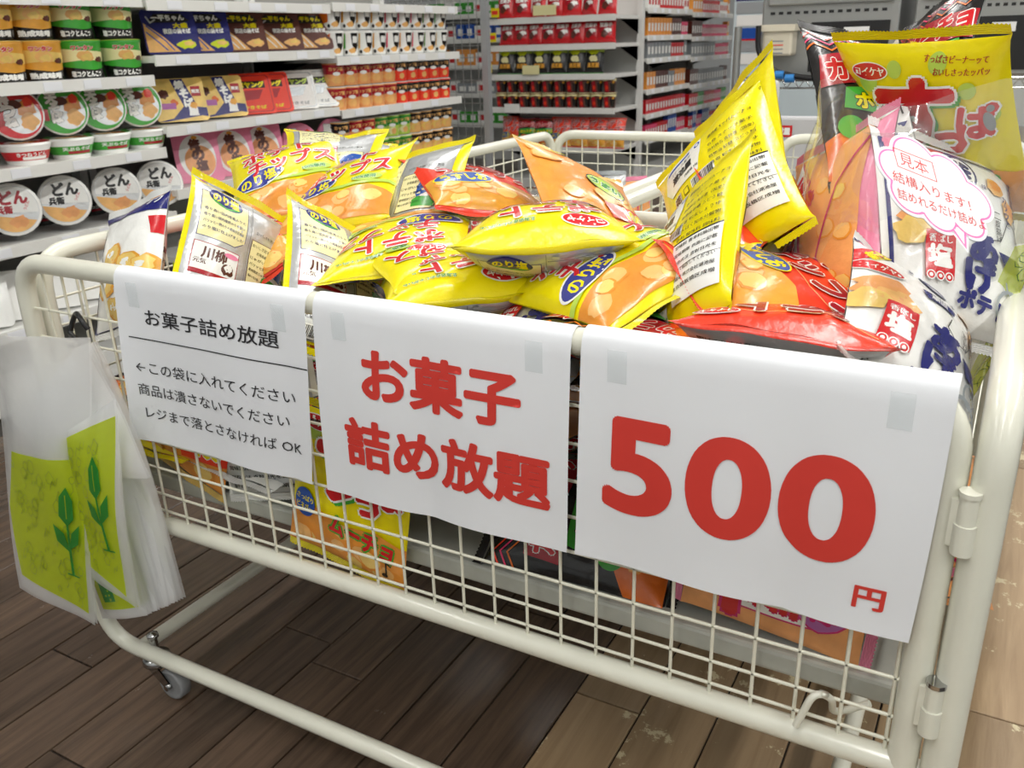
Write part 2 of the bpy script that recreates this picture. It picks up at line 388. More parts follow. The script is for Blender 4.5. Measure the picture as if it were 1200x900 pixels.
def nori_front():
    a = Art(); a.ell(-48, 86, 27, 12, 'W'); a.ell(-48, 86, 25, 10.5, 'R'); a.text('コイケヤ', -48, 86, 9, 'W', .04)
    a.poly([(-97,-100),(97,-100),(97,-48),(60,-36),(20,-46),(-30,-38),(-97,-52)], 'OR'); crisps(a, -80, 80, -92, -52, 9, 5, 17)
    a.poly([(-97,-38),(-40,-26),(20,-34),(97,-20),(97,-27),(20,-41),(-40,-33),(-97,-46)], 'GL')
    a.text('ポテト', -10, 56, 38, 'R', .035, 6, wd=120, out='W', outw=.045); a.text('チップス', 12, 16, 38, 'R', .035, 6, wd=145, out='W', outw=.045)
    a.ell(-45, -18, 46, 22, 'W', 8); a.ell(-45, -18, 43, 19.5, 'PB', 8); a.text('のり塩', -45, -18, 24, 'Y', .03, 8, wd=64)
    a.ell(55, -18, 24, 10, 'GL', 10); a.text('北海道産のじゃがいも', 40, 86, 6, 'GD', .03, 0, wd=64, out='W', outw=.05)
    a.text('100%使用', 50, -18, 9, 'GD', .03, 8, out='W'); return a
def nori_back():
    a = Art(); a.rect(-86, -104, 84, 102, 'SV')
    a.poly([(-78,92),(-6,92),(-6,34),(-22,22),(-78,22)], 'NV'); a.poly([(-77,91),(-7,91),(-7,34.5),(-22.5,23),(-77,23)], 'CR')
    a.ell(-42, 88, 26, 13, 'NV', -4); a.poly([(-64,84),(-42,77),(-18,84),(-24,79),(-42,74.5),(-60,79)], 'G'); a.text('のり塩', -42, 89, 14, 'Y', .04, 0, wd=40)
    lines(a, ['香り高い国内産青のりと', '香り高い国内産焼のりを使い', 'パリッと一瞬のりの風味が広がる', 'のり塩に仕上げました'], -42, 65, 62, 5, 9.5, 'NV')
    a.rect(-78, -34, -12, 14, 'RD'); a.rect(-77, -33, -13, 13, 'W'); a.text('川柳', -48, 0, 17, 'BR', .04); a.text('元気', -66, -14, 8, 'BR', .03)
    a.rect(-77, -33, -13, -27, 'RD'); a.blob(-26, -16, 9, 'BR', 3); a.blob(-25, -13, 6, 'W', 4); a.ell(-24, 6, 11, 4, 'PK')
    a.poly([(4,48),(76,48),(76,-16),(70,-22),(4,-22)], 'BR'); a.poly([(5,47),(75,47),(75,-15.5),(69.5,-21),(5,-21)], 'CR')
    a.poly([(38,22),(44,34),(58,42),(74,40),(74,0),(42,0),(37,10)], 'BL'); a.poly([(34,-2),(50,6),(74,0),(74,-18),(36,-16)], 'G'); a.poly([(44,2),(56,8),(74,6),(74,0),(50,6)], 'W')
    lines(a, ['おいしさ詰まった', '北海道産の', 'じゃがいもを', 'パリッと薄切り', '産地限定じゃがいも', '味わいをお楽しみください'], 28, 40, 42, 5, 9.5, 'K')
    a.text('おいしさを閉じ込める製法', 40, 60, 5, 'K', .0, wd=62, res=1)
    a.ell(12, -36, 4.5, 4.5, 'RO'); a.text('FOOD', 29, -31, 5, 'RO', .03); a.text('ACTION', 31, -37, 5, 'RO', .03); a.text('NIPPON', 31, -43, 5, 'RO', .03)
    lines(a, ['じゃがいもは北海道で', '収穫されたものだけを', '使っています'], 60, -34, 34, 3.6, 6, 'K')
    a.rect(-80, -48, -16, -42, 'K'); a.text('栄養成分表示', -52, -45, 4, 'W', .02, res=1); a.rect(0, -66, 78, -60, 'K'); a.text('お問い合わせ', 36, -63, 4, 'W', .02, res=1)
    lines(a, ['エネルギー 三三八キロ', 'たんぱく質 三グラム', '脂質 二十一グラム', '炭水化物 三十二グラム'], -48, -56, 56, 4, 7, 'K')
    lines(a, ['開封後は早めにお召し上がりください', '直射日光を避けて保存してください', '株式会社湖池屋お客様センター'], 38, -74, 68, 3.8, 7, 'K')
    a.rect(-1, -104, 0, 102, 'GY'); a.rect(1, 96, 80, 97, 'GY'); barcode(a, -78, -102, 34, 16); return a
def supa_front():
    a = Art(); rg = random.Random(4)
    for x, y, r in ((-70,30,18),(-55,72,12),(-20,85,9),(30,90,10),(60,60,9),(-10,60,7),(80,30,8)): a.ell(x, y, r, r, 'GL')
    a.ell(-52, 82, 24, 9.5, 'W'); a.ell(-52, 82, 22.5, 8.5, 'R'); a.text('コイケヤ', -52, 82, 8.5, 'W', .04)
    a.text('すっぱさビーナーッて', 48, 92, 7, 'RD', .03, -6, wd=66); a.text('おいしさったッパッ', 54, 80, 7, 'RD', .03, -6, wd=56)
    a.poly([(-97,-100),(97,-100),(97,-45),(50,-30),(0,-38),(-50,-28),(-97,-40)], 'OR'); crisps(a, -80, 80, -90, -45, 9, 9, 17)
    a.text('す', 6, 30, 76, 'G', .06, 0, wd=84); a.text('す', 1, 35, 76, 'R', .055, 0, wd=84, out='W', outw=.03, fine=True)
    a.text('っ', 36, 2, 24, 'R', .06, -8, out='W', outw=.06); a.text('ぱ', 66, 26, 36, 'R', .05, -6, out='W', outw=.05)
    a.text('ムーチョ', 28, -46, 26, 'R', .05, -8, wd=92, out='G', outw=.08); a.ell(-62, -30, 18, 20, 'BL'); a.text('さっぱり', -62, -24, 8, 'Y', .04, wd=30); a.text('ビネガー', -62, -36, 8, 'Y', .04, wd=28)
    a.ell(78, 24, 5, 11, 'GY', 10); a.ell(80, 38, 3.6, 4, 'GY')
    a.line([(66,-84),(66,-66),(72,-70)], 2, 'K'); a.ell(64, -85, 4, 3, 'K'); return a
def supa_back():
    a = Art(); a.poly([(-62,86),(8,86),(10,60),(4,30),(-56,34),(-72,56)], 'W'); a.line([(-58,78),(-14,78)], 5, 'BL'); a.ell(2, 78, 5, 5, 'BL'); a.ell(2, 78, 2.6, 2.6, 'W')
    a.text('スナック菓子', -30, 68, 7, 'K', .0, wd=42); a.text('湖池屋', -28, 55, 13, 'K', .05, wd=42); a.text('内容量 55g', -8, 40, 6, 'K', .02)
    a.rect(-50, 8, -34, 24, 'SV'); a.text('花', -42, 16, 12, 'K', .05); a.rect(-28, 12, -18, 22, 'K'); a.rect(-27, 13, -19, 21, 'Y'); barcode(a, -12, 8, 40, 16, 9)
    a.rect(20, -80, 88, -4, 'W'); a.rect(20, -6, 88, -4, 'K'); a.rect(20, -40, 88, -39.2, 'K'); a.text('湖池屋スッパムーチョ', 54, 67, 6, 'K', .03, wd=60)
    lines(a, ['名称 スナック菓子', '原材料名 馬鈴薯（国産）', '植物油 砂糖 ぶどう糖', '食塩 粉末しょうゆ', 'たんぱく加水分解物', '香料 酸味料 調味料', '甘味料 香辛料抽出物', '賞味期限 表面に記載', '保存方法 直射日光を', '避けて保存してください', '製造者 株式会社湖池屋', '東京都板橋区成増'], 54, 52, 60, 5, 10.5, 'K')
    lines(a, ['本品はえび・かにを含む製品と', '同じ設備で製造しています', '衝撃で割れやすいので', 'お取り扱いにご注意ください', '開封後はなるべく早めに', 'お召し上がりください'], -40, -8, 84, 5.2, 11, 'K')
    a.rect(-85, -98, 10, -74, 'W'); a.text('お客様センター', -38, -82, 6, 'K', .02, wd=70); a.text('東京都板橋区成増五の九', -38, -92, 5, 'K', 0, wd=80); a.rect(-85, -86.6, 10, -86, 'K'); return a
def red_front():
    a = Art(); a.poly([(-97,-104),(97,-104),(97,-42),(30,-24),(-30,-34),(-97,-20)], 'CH'); crisps(a, -84, 84, -92, -44, 10, 12, 20)
    a.text('ポテト', -18, 62, 42, 'RD', .05, 6, wd=130, out='W', outw=.04); a.text('チップス', 8, 18, 42, 'RD', .05, 6, wd=160, out='W', outw=.04)
    a.ell(-42, -28, 48, 20, 'Y', 8); a.ell(-42, -28, 46, 18, 'BL', 8); a.text('うすしお', -42, -28, 20, 'Y', .05, 8, wd=74)
    a.line([(-80,100),(-40,78),(20,88),(80,76)], 1, 'OL'); a.line([(-60,-4),(30,-8),(86,8)], 1, 'OL')
    a.ell(62, 88, 22, 8.5, 'W'); a.ell(62, 88, 20.5, 7.5, 'R'); a.text('コイケヤ', 62, 88, 7.5, 'W', .04); return a
def red_back():
    a = Art(); a.rect(-88, -104, 88, 104, 'SV'); a.text('開けるときは飛び出さないようご注意ください', 0, 94, 6, 'K', .03, wd=150); a.ell(-50, 70, 34, 14, 'BL')
    a.rect(-10, 30, 78, 84, 'W'); lines(a, ['北海道産と', 'じゃがいもは厳選した', '国産のものだけを使用', 'パリッと仕上げました'], 34, 76, 74, 7, 13, 'R')
    a.rect(-80, 0, 80, 8, 'K'); lines(a, ['名称 スナック菓子', '原材料名 じゃがいも（国産）', '植物油 食塩 調味料', '賞味期限 表面上部に記載', '保存方法 直射日光を避けて', '製造者 株式会社湖池屋'], -20, -12, 120, 6, 13, 'K'); barcode(a, 30, -100, 46, 18); return a
def black_front():
    a = Art(); 
    for i in range(3):
        z = [(-97+q*16, 88-i*9+(10 if q % 2 else -2)) for q in range(13)]; a.line(z, 2, ('RO', 'PR', 'OD')[i])
    a.poly([(-97,-60),(-30,-20),(97,-50),(97,-104),(-97,-104)], 'OD'); crisps(a, -80, 80, -96, -56, 6, 21, 18)
    a.poly([(-80,60),(-20,72),(86,56),(80,20),(0,28),(-84,16)], 'RD'); a.text('カラムーチョ', 0, 44, 30, 'R', .05, 4, wd=150, out='W', outw=.04)
    a.poly([(-60,14),(70,20),(76,-12),(0,-22),(-66,-14)], 'G'); a.text('ホットチリ', 4, -2, 20, 'Y', .05, 3, wd=110, out='K', outw=.05)
    a.ell(-60, -40, 16, 16, 'G'); a.ell(54, -44, 12, 8, 'RO'); return a
def black_back():
    a = Art(); a.poly([(-84,84),(84,84),(84,30),(-84,30)], 'GY'); a.poly([(-82,82),(82,82),(82,32),(-82,32)], 'SV'); a.text('開けるときは飛び出さないようご注意ください', 0, 75, 6, 'K', .02, wd=150)
    lines(a, ['辛さの中にうまみがある', 'じゃがいもは厳選した国産', '後をひくおいしさです'], -6, 62, 130, 7, 11, 'RD')
    for i in range(2):
        z = [(-97+q*16, 98-i*7+(6 if q % 2 else -2)) for q in range(13)]; a.line(z, 1.6, ('RO', 'PR')[i])
    a.rect(-80, -90, 80, 20, 'K'); lines(a, ['名称 スナック菓子', '原材料名 じゃがいも', '植物油 砂糖 食塩', '香辛料 たんぱく加水', '賞味期限 表面に記載', '製造者 株式会社湖池屋'], 0, 8, 130, 6, 14, 'GY'); barcode(a, 34, -100, 40, 16, 5); return a
def age_front(bg='W'):
    a = Art(); fr = [(-84,-98),(-84,92),(84,92),(84,-98)]
    a.line(fr, 3, 'NV'); a.poly([(-84,62),(-84,40),(-34,92),(-10,92),(-16,88)], 'R'); a.text('新登場', -52, 68, 13, 'Y', .04, 42)
    for i in range(3): a.ell(-74, 84, 9-i*3, 6-i*2, 'NV' if i % 2 == 0 else bg)
    a.ell(4, 70, 21, 21, 'NV'); a.ell(4, 70, 18, 18, bg); a.text('釜', 4, 70, 26, 'NV', .06)
    a.text('製', -24, 60, 6, 'NV', .02); a.text('味', 32, 58, 6, 'NV', .02); a.ell(-58, 40, 26, 9, 'W'); a.ell(-58, 40, 24, 8, 'R'); a.text('コイケヤ', -58, 40, 7, 'W', .03)
    a.poly([(-14,38),(30,42),(26,30),(-8,28)], 'NV'); a.text('頑固', 6, 35, 9, 'W', .03)
    a.blob(50, 64, 15, 'OL', 8, sq=.7); a.blob(52, 66, 10, 'OR', 9, sq=.7); a.blob(70, 40, 13, 'OL', 10); a.blob(72, 42, 8, 'OR', 11)
    for i, ch in enumerate('カリッと'): a.text(ch, 82, 76-i*14, 11, 'NV', .03)
    for i, ch in enumerate('カラッと'): a.text(ch, 62, 52-i*10, 8, 'NV', .03)
    for i, ch in enumerate('二度揚げ'): a.text(ch, 44, 26-i*9, 8, 'K', .02)
    a.line([(20,18),(16,4),(30,-6),(46,-2),(54,12)], 1.2, 'K'); a.line([(54,12),(62,26),(74,20),(76,-6)], 1.2, 'K'); a.poly([(40,-16),(78,-18),(72,-34),(48,-34)], 'NV')
    a.blob(-52, 8, 24, 'PE', 21, sq=.8); a.blob(-40, -4, 20, 'OL', 22, sq=.8); a.blob(-66, -14, 16, 'CH2', 23)
    a.text('あ', 18, -18, 34, 'NV', .06, wd=36); a.text('げ', 12, -50, 34, 'NV', .06, wd=38); a.text('ポテト', 16, -78, 18, 'NV', .06, -6, wd=62)
    a.poly([(-52,-12),(-18,-8),(-22,-62),(-54,-62)], 'R'); a.text('香ばし', -36, -20, 8, 'W', .04, wd=26); a.text('塩', -37, -38, 22, 'W', .06, wd=24)
    for x in (-48, -38, -28):
        a.ell(x, -60, 5, 5, 'W'); a.ell(x, -60, 3.8, 3.8, 'R'); a.ell(x, -60, 2, 2, 'W')
    for cx, cy, r in ((58,-52,16),(74,-44,9),(50,-78,24),(70,-76,12)):
        sp = [(cx+r*(1-k/26)*math.cos(k*.42), cy+r*(1-k/26)*math.sin(k*.42)) for k in range(22)]; a.line(sp, r*.16, 'GS' if bg == 'W' else 'GY')
    return a
def pink_front():
    a = Art(); a.poly([(-97,-108),(64,-108),(64,108),(-97,108)], 'PE'); crisps(a, -10, 50, -90, 90, 7, 31, 16)
    a.poly([(-58,100),(-22,60),(-30,20),(-20,-30),(-34,-60),(-66,-50),(-70,30)], 'MG'); a.poly([(-60,96),(-27,58),(-35,20),(-25,-28),(-38,-56),(-64,-47),(-68,30)], 'W')
    for i, ch in enumerate('ムーチョ'): a.text(ch, -48, 64-i*27, 24, 'R', .06, out='MG', outw=.04)
    a.blob(-40, -50, 26, 'MG', 40, j=.08); a.blob(-40, -50, 24, 'PU', 40, j=.08); a.text('梅', -40, -50, 30, 'MG', .05)
    a.blob(-14, -86, 20, 'RD', 42, j=.06); a.blob(-14, -86, 18.5, 'CR', 42, j=.06); a.text('期間', -14, -80, 9, 'RD', .03); a.text('限定', -14, -92, 9, 'RD', .03)
    a.line([(60,-100),(10,-40),(30,40),(66,90)], 3, 'MG'); return a
def orange_front():
    a = Art(); a.text('ポテト', -20, 30, 44, 'BR', .06, 4, wd=120, out='W', outw=.04); a.text('フライ', 0, -20, 50, 'BR', .06, 4, wd=140, out='W', outw=.04)
    a.ell(-50, 80, 24, 14, 'BR'); a.ell(-50, 80, 20, 11, 'PE')
    for i in range(9): a.blob(random.Random(i).uniform(-80, 80), random.Random(i+50).uniform(-100, -60), 14, 'OL', i); 
    for i in range(30): a.ell(random.Random(i*3).uniform(-85, 85), random.Random(i*7).uniform(-100, 100), 1, 1, 'BR', n=6)
    return a
def corn_front():
    a = Art(); a.poly([(-97,108),(97,108),(97,60),(-97,82)], 'NV'); a.text('おいしいスナック', 0, 88, 12, 'W', .03, -6, wd=130)
    a.line([(-70,70),(-70,-90),(60,-90)], 3, 'NV'); a.poly([(50,56),(97,50),(97,20),(60,28)], 'R')
    for i, (x, y) in enumerate(((-20,10),(20,-10),(-30,-34),(30,-50),(-8,-70),(50,-20))):
        a.blob(x, y, 26, 'CH', i+60, sq=.7); a.blob(x-2, y+2, 21, 'CH2', i+60, sq=.7); a.blob(x-4, y+4, 9, 'W', i+90, sq=.6)
    a.rect(-90, -108, -20, -94, 'LB'); return a
def clear_orange():
    a = Art(); crisps(a, -80, 80, -90, 90, 12, 77, 22); a.ell(20, 20, 34, 24, 'K', -20); a.ell(20, 20, 32, 22, 'GL', -20); a.text('うまい', 20, 20, 16, 'GD', .06, -20, out='W', outw=.06)
    a.poly([(0,-30),(90,-4),(90,-44),(10,-60)], 'RO'); a.text('100', 60, -30, 22, 'Y', .05, 10, out='W'); a.text('TRS', -40, 88, 10, 'Y', .04); return a
ART = {k: f() for k, f in dict(nf=nori_front, nb=nori_back, sf=supa_front, sb=supa_back, rf=red_front, rb=red_back, kf=black_front, kb=black_back, af=age_front, pf=pink_front, of=orange_front, cf=corn_front, co=clear_orange).items()}
ART['ag'] = age_front('SV')
#            front, back, front film, back film, seal film, back fin
KINDS = dict(nori=('nf', 'nb', 'Y', 'Y', 'Y', 'SV'), supa=('sf', 'sb', 'Y', 'Y', 'Y', 'Y'), red=('rf', 'rb', 'RO', 'RO', 'RO', 'SV'), black=('kf', 'kb', 'K', 'K', 'K', 'K'),
             age=('af', 'rb', 'W', 'W', 'W', 'SV'), grey=('ag', 'rb', 'SV', 'SV', 'GS', 'SV'), pink=('pf', 'rb', 'PK', 'PK', 'PK', 'PK'), orange=('of', 'rb', 'PE', 'PE', 'PE', 'PE'), corn=('cf', 'rb', 'W', 'W', 'W', 'W'), clear=('co', 'rb', 'OR', 'OR', 'CH2', 'OR'))
def bag(kind, show, px, py, Y, u, v, sv, label, W=195, H=235, T=58, seed=1, bend=(0, 0, 0), crump=1.0, cell=6.0, group='snack bags heaped in the front cart', M=None, cat='snack bag', hi_=None):
    f, b, cf, cb, cs, fin = KINDS[kind]; F, B = ART[f], ART[b]
    if M is None: M = frame(px, py, Y, u, v, sv, W, H)
    if show == 'back': F, B = B, F
    if kind == 'nori' or True: pass
    own = (px, py, u) != (0, 0, 0)
    o = make_pouch('snack_bag', W, H, T, seed, F, B, cf, cb, cs, bend, crump, cell=cell, csb=fin, M=M, fin=(show != 'back'))
    if own:          # keep the bag inside the cart: slide it along its sight line, then sideways
        V = []
        for ch in o.children:
            n = len(ch.data.vertices); c_ = np.zeros(n*3); ch.data.vertices.foreach_get('co', c_); V.append(c_.reshape(-1, 3)[::3])
        V = np.concatenate(V); Mn = np.array(M.to_3x3()); t = np.array(M.translation); W_ = V @ Mn.T
        cam_ = np.array(P(*CC))
        for it in range(60):
            ymin = (W_[:, 1]+t[1]).min()
            if ymin >= YF*U+.019: break
            d = (t-cam_); t = t+d/np.linalg.norm(d)*.004
        xm, xM = (W_[:, 0]+t[0]).min(), (W_[:, 0]+t[0]).max()
        lo, hi = (XL+.05)*U, (XR+.35)*U
        if xm < lo: t[0] += lo-xm
        elif hi_ is None and xM > hi: t[0] -= xM-hi
        zm = (W_[:, 2]+t[2]).min(); zl_ = (1.1-F0)*U
        if zm < zl_: t[2] += min(zl_-zm, .06)
        M = M.copy(); M.translation = Vector(t); o.matrix_world = M
    return tag(o, label, cat, group)
XL, XR, YF, YB = -5.1, 23.38, 0.0, 14.0
# ---------------------------------------------------------------- the room
def plankmat(key, h1, h2, rough, worn):
    m = bpy.data.materials.new(key); m.use_nodes = True; nt = m.node_tree; b = nt.nodes['Principled BSDF']; L = nt.links.new
    tc = nt.nodes.new('ShaderNodeTexCoord'); oi = nt.nodes.new('ShaderNodeObjectInfo')
    ad = nt.nodes.new('ShaderNodeVectorMath'); ad.operation = 'ADD'; cb = nt.nodes.new('ShaderNodeCombineXYZ'); mu = nt.nodes.new('ShaderNodeMath'); mu.operation = 'MULTIPLY'; mu.inputs[1].default_value = 37
    L(oi.outputs['Random'], mu.inputs[0]); L(mu.outputs[0], cb.inputs[0]); L(mu.outputs[0], cb.inputs[1]); L(tc.outputs['Object'], ad.inputs[0]); L(cb.outputs[0], ad.inputs[1])
    mp = nt.nodes.new('ShaderNodeMapping'); mp.inputs['Scale'].default_value = (28, 1.6, 1); L(ad.outputs[0], mp.inputs[0])
    n = nt.nodes.new('ShaderNodeTexNoise'); n.inputs['Scale'].default_value = 2.2; n.inputs['Detail'].default_value = 7; n.inputs['Roughness'].default_value = .65; n.inputs['Distortion'].default_value = .6; L(mp.outputs[0], n.inputs['Vector'])
    cr = nt.nodes.new('ShaderNodeValToRGB'); cr.color_ramp.elements[0].position = .3; cr.color_ramp.elements[1].position = .75; cr.color_ramp.elements[0].color = lin(h1); cr.color_ramp.elements[1].color = lin(h2); L(n.outputs[0], cr.inputs[0])
    hv = nt.nodes.new('ShaderNodeHueSaturation'); mr = nt.nodes.new('ShaderNodeMapRange'); mr.inputs[3].default_value = .78; mr.inputs[4].default_value = 1.2; L(oi.outputs['Random'], mr.inputs[0]); L(mr.outputs[0], hv.inputs['Value']); L(cr.outputs[0], hv.inputs['Color'])
    n2 = nt.nodes.new('ShaderNodeTexNoise'); n2.inputs['Scale'].default_value = 9; n2.inputs['Detail'].default_value = 9; n2.inputs['Roughness'].default_value = .75; L(ad.outputs[0], n2.inputs['Vector'])
    cr2 = nt.nodes.new('ShaderNodeValToRGB'); cr2.color_ramp.elements[0].position = worn; cr2.color_ramp.elements[1].position = worn+.015; L(n2.outputs[0], cr2.inputs[0])
    mx = nt.nodes.new('ShaderNodeMix'); mx.data_type = 'RGBA'; L(cr2.outputs[0], mx.inputs[0]); L(hv.outputs[0], mx.inputs[6]); mx.inputs[7].default_value = lin('c9bd9a'); L(mx.outputs[2], b.inputs['Base Color'])
    mr2 = nt.nodes.new('ShaderNodeMapRange'); mr2.inputs[3].default_value = rough-.08; mr2.inputs[4].default_value = rough+.14; L(n2.outputs[0], mr2.inputs[0]); L(mr2.outputs[0], b.inputs['Roughness'])
    bp = nt.nodes.new('ShaderNodeBump'); bp.inputs['Strength'].default_value = .25; bp.inputs['Distance'].default_value = .002; L(n2.outputs[0], bp.inputs['Height']); L(bp.outputs[0], b.inputs['Normal'])
    return m
MDK = plankmat('dark_plank', '41352c', '685546', .21, .72); MTN = plankmat('tan_plank', '8d7456', 'ab9271', .38, .59); MFF = plankmat('floor_base', '17120e', '2c241d', .5, .95)
fl = MB(); fl.box(P(-120, -60, F0-2), P(120, 250, F0-.12), MFF); floor = tag(fl.build('floor'), kind='structure', label='dark brown and tan wood-plank shop floor')
PW = 2.6; LEN = 22.5
def plank(x0, x1, y0, y1, m):
    q = MB(); gx = .035; w_ = (x1-x0-2*gx)*U/2; l_ = (y1-y0-2*gx)*U/2; c = .0012
    V = []
    for z, e in ((-.0045, 0), (-.0012, 0), (0, c)):
        V += [(-w_+e, -l_+e, z), (w_-e, -l_+e, z), (w_-e, l_-e, z), (-w_+e, l_-e, z)]
    Fq = [(8, 9, 10, 11)]
    for k in (0, 4):
        for i in range(4): Fq.append((k+i, k+(i+1) % 4, k+4+(i+1) % 4, k+4+i))
    q.add(V, Fq, m); me = mesh('plank', q.V, q.F, q.M, q.I, False)
    return me
_pk = {}
for i in range(-17, 8):
    x0 = 11.9+PW*i; x1 = x0+PW; m = MDK if x1 < 12 else MTN; off = (i*9.4) % LEN
    if i == -4: off = (4.2-(-60)) % LEN
    if i == 5: off = (13.2+60) % LEN
    y = -60+off-LEN
    while y < 66:
        if y+LEN > -14:
            key = m.name
            if key not in _pk: _pk[key] = plank(0, PW, 0, LEN, m)
            o = link('plank', _pk[key], floor); o.location = P(x0+PW/2, y+LEN/2, F0)
        y += LEN
q = MB()
for i in range(-40, 16):      # the far floor, where single planks cannot be told apart
    x0 = 11.9+PW*i*1.0
    if -120 < x0: q.box(P(x0+.04, 72, F0-.12), P(x0+PW-.04, 245, F0-.02), MDK if x0 < 9 else MTN)
tag(q.build('far_planks', floor), kind='stuff')
c = MB(); c.box(P(-120, -60, CEIL), P(120, 250, CEIL+2), mat('ceiling_panel', 'f0f0ee', .8)); tag(c.build('ceiling'), kind='structure')
for nm, a_, b_ in (('wall_back', (-120, 246, F0), (120, 250, CEIL)), ('wall_left', (-120, -60, F0), (-117, 246, CEIL)), ('wall_right', (112, -60, F0), (116, 246, CEIL)), ('wall_front', (-120, -64, F0), (120, -60, CEIL))):
    c = MB(); c.box(P(*a_), P(*b_), M_WALL); tag(c.build(nm), kind='structure')
for lx, ly in LIGHTS:
    r = empty('ceiling_lamp', Matrix.Translation(P(lx, ly, CEIL))); tag(r, 'long fluorescent ceiling lamp with white housing above the shop floor', 'lamp', 'fluorescent lamps on the ceiling')
    c = MB(); c.box((-.11, -.8, -.035), (.11, .8, 0), M_WHITE); c.build('housing', r)
    c = MB()
    for s in (-1, 1): c.tube([(s*.05, -.75, -.05), (s*.05, .75, -.05)], .014, mat('lamp_tube', 'ffffff', .5, emit=6), 8)
    c.build('tube', r)
# ---------------------------------------------------------------- front cart
HB_ = -.2; HT = 8.6; RT = .0128
def wire(name, a, b, parent, r=.0019, m=None):
    q = MB(); q.tube([P(*a), P(*b)], r, m or M_WIRE, 6, True); return q.build(name, parent)
def panel(parent, A, B, z0, z1, n0, n1, nz, rt=RT, rad=1.5, cols=None, rows=None, roundbottom=False):
    """tubular frame from A to B (x,y) with welded wire mesh"""
    Av = Vector((A[0], A[1])); Bv = Vector((B[0], B[1]))
    pts = [P(*Av, z0-.1), P(*Av, z1), P(*Bv, z1), P(*Bv, z0-.1)]
    q = MB(); q.tube(fillet(pts, rad*U, 8), rt, M_FRAME, 14); q.build('panel_frame', parent)
    q = MB(); q.tube([P(*Av, z0), P(*Bv, z0)], rt*.95, M_FRAME, 14); q.build('bottom_rail', parent)
    L = (Bv-Av).length; d = (Bv-Av)/L
    for t in cols:
        p = Av+d*t; zt = z1-.25
        if t < rad: zt = z1-.3-(rad-t)**2/rad*.5
        if L-t < rad: zt = z1-.3-(rad-(L-t))**2/rad*.5
        wire('upright_wire', (p.x, p.y, z0+.2), (p.x, p.y, zt), parent)
    for z in rows: wire('cross_wire', (*(Av+d*.25), z), (*(Bv-d*.25), z), parent)
cart = tag(empty('display_cart', Matrix.Translation(P(9, 7, F0))), 'long cream wire display cart heaped with snack bags and hung with three paper signs', 'display cart')
class Inv:   # parts are modelled in world space, then moved under the Empty
    pass
def adopt(root):
    inv = root.matrix_world.inverted()
    def f(o):
        o.matrix_parent_inverse = inv
    for o in root.children: f(o)
bpy.context.view_layer.update()
panel(cart, (XL, YF), (XR, YF), HB_, HT, 0, 0, 0, cols=[k-XL for k in range(-4, 24)], rows=[.35, 1, 2, 3, 4, 5, 6, 7], rad=1.3)
panel(cart, (XR+.72, -.05), (XR+.72, YB), HB_, HT, 0, 0, 0, cols=[k+.5 for k in range(1, 13)], rows=[.35, 1, 2, 3, 4, 5, 6, 7], rad=1.6, rt=.0145)
panel(cart, (XL-.2, .75), (XL-.2, YB), HB_, HT, 0, 0, 0, cols=[k+.3 for k in range(0, 13)], rows=[.35, 1, 2, 3, 4, 5, 6, 7], rad=1.3)
panel(cart, (XL, YB), (XR, YB), HB_, HT, 0, 0, 0, cols=[k-XL for k in range(-4, 24)], rows=[.35, 1, 2, 3, 4, 5, 6, 7], rad=1.3)
q = MB(); q.box(P(XL+.3, .95, .45), P(XR-.1, YB-.5, 1.05), M_TRAY); bevel(q.build('tray', cart), .004)
# base frame, legs, casters
q = MB(); zl = -6.5
q.tube(fillet([P(XL-.02, .1, HB_), P(XL-.02, 0, zl), P(XR+.2, 0, zl), P(XR+.2, .1, HB_)], 1.8*U, 9), .0118, M_FRAME, 14); q.build('base_frame', cart)
q = MB(); q.tube(fillet([P(XL-.02, YB, HB_), P(XL-.02, YB, zl), P(XR+.2, YB, zl), P(XR+.2, YB, HB_)], 1.8*U, 9), .0118, M_FRAME, 14); q.build('base_frame', cart)
for x in (XL+1.9, XR-1.7):
    q = MB(); q.tube([P(x, 0, zl), P(x, YB, zl)], .011, M_FRAME, 12); q.build('cross_bar', cart)
for x, y in ((-2.6, .25), (XR-2, .25), (-2.6, YB-.3), (XR-2, YB-.3)):
    r = empty('caster', Matrix.Translation(P(x, y, F0))); r.parent = cart
    q = MB(); q.lathe([(0, .066), (.02, .066), (.022, .06), (.022, .054), (.006, .05), (0, .05)], M_CHROME, 18); q.tube([(0, 0, .06), (0, 0, .098)], .006, M_CHROME, 8); q.lathe([(0, .098), (.009, .098), (.009, .104), (0, .108)], M_CHROME, 8)
    for s in (-1, 1): q.poly([(-.02, s*.014, .056), (.014, s*.014, .056), (.04, s*.014, .028), (.026, s*.014, .02)], M_CHROME); q.poly([(-.02, s*.012, .056), (.026, s*.012, .02), (.04, s*.012, .028), (.014, s*.012, .056)], M_CHROME)
    q.tube([(.032, -.018, .0255), (.032, .018, .0255)], .005, M_CHROME, 8); f_ = q.build('fork', r)
    q = MB(); Mx = Matrix.Translation((.032, 0, .0255)) @ Matrix.Rotation(math.pi/2, 4, 'X'); q.lathe([(0, -.009), (.008, -.009), (.02, -.0085), (.0235, -.01), (.0255, -.007), (.0255, .007), (.0235, .01), (.02, .0085), (.008, .009), (0, .009)], M_RUB, 24, Mx); q.build('wheel', r)
    r['keep'] = 1
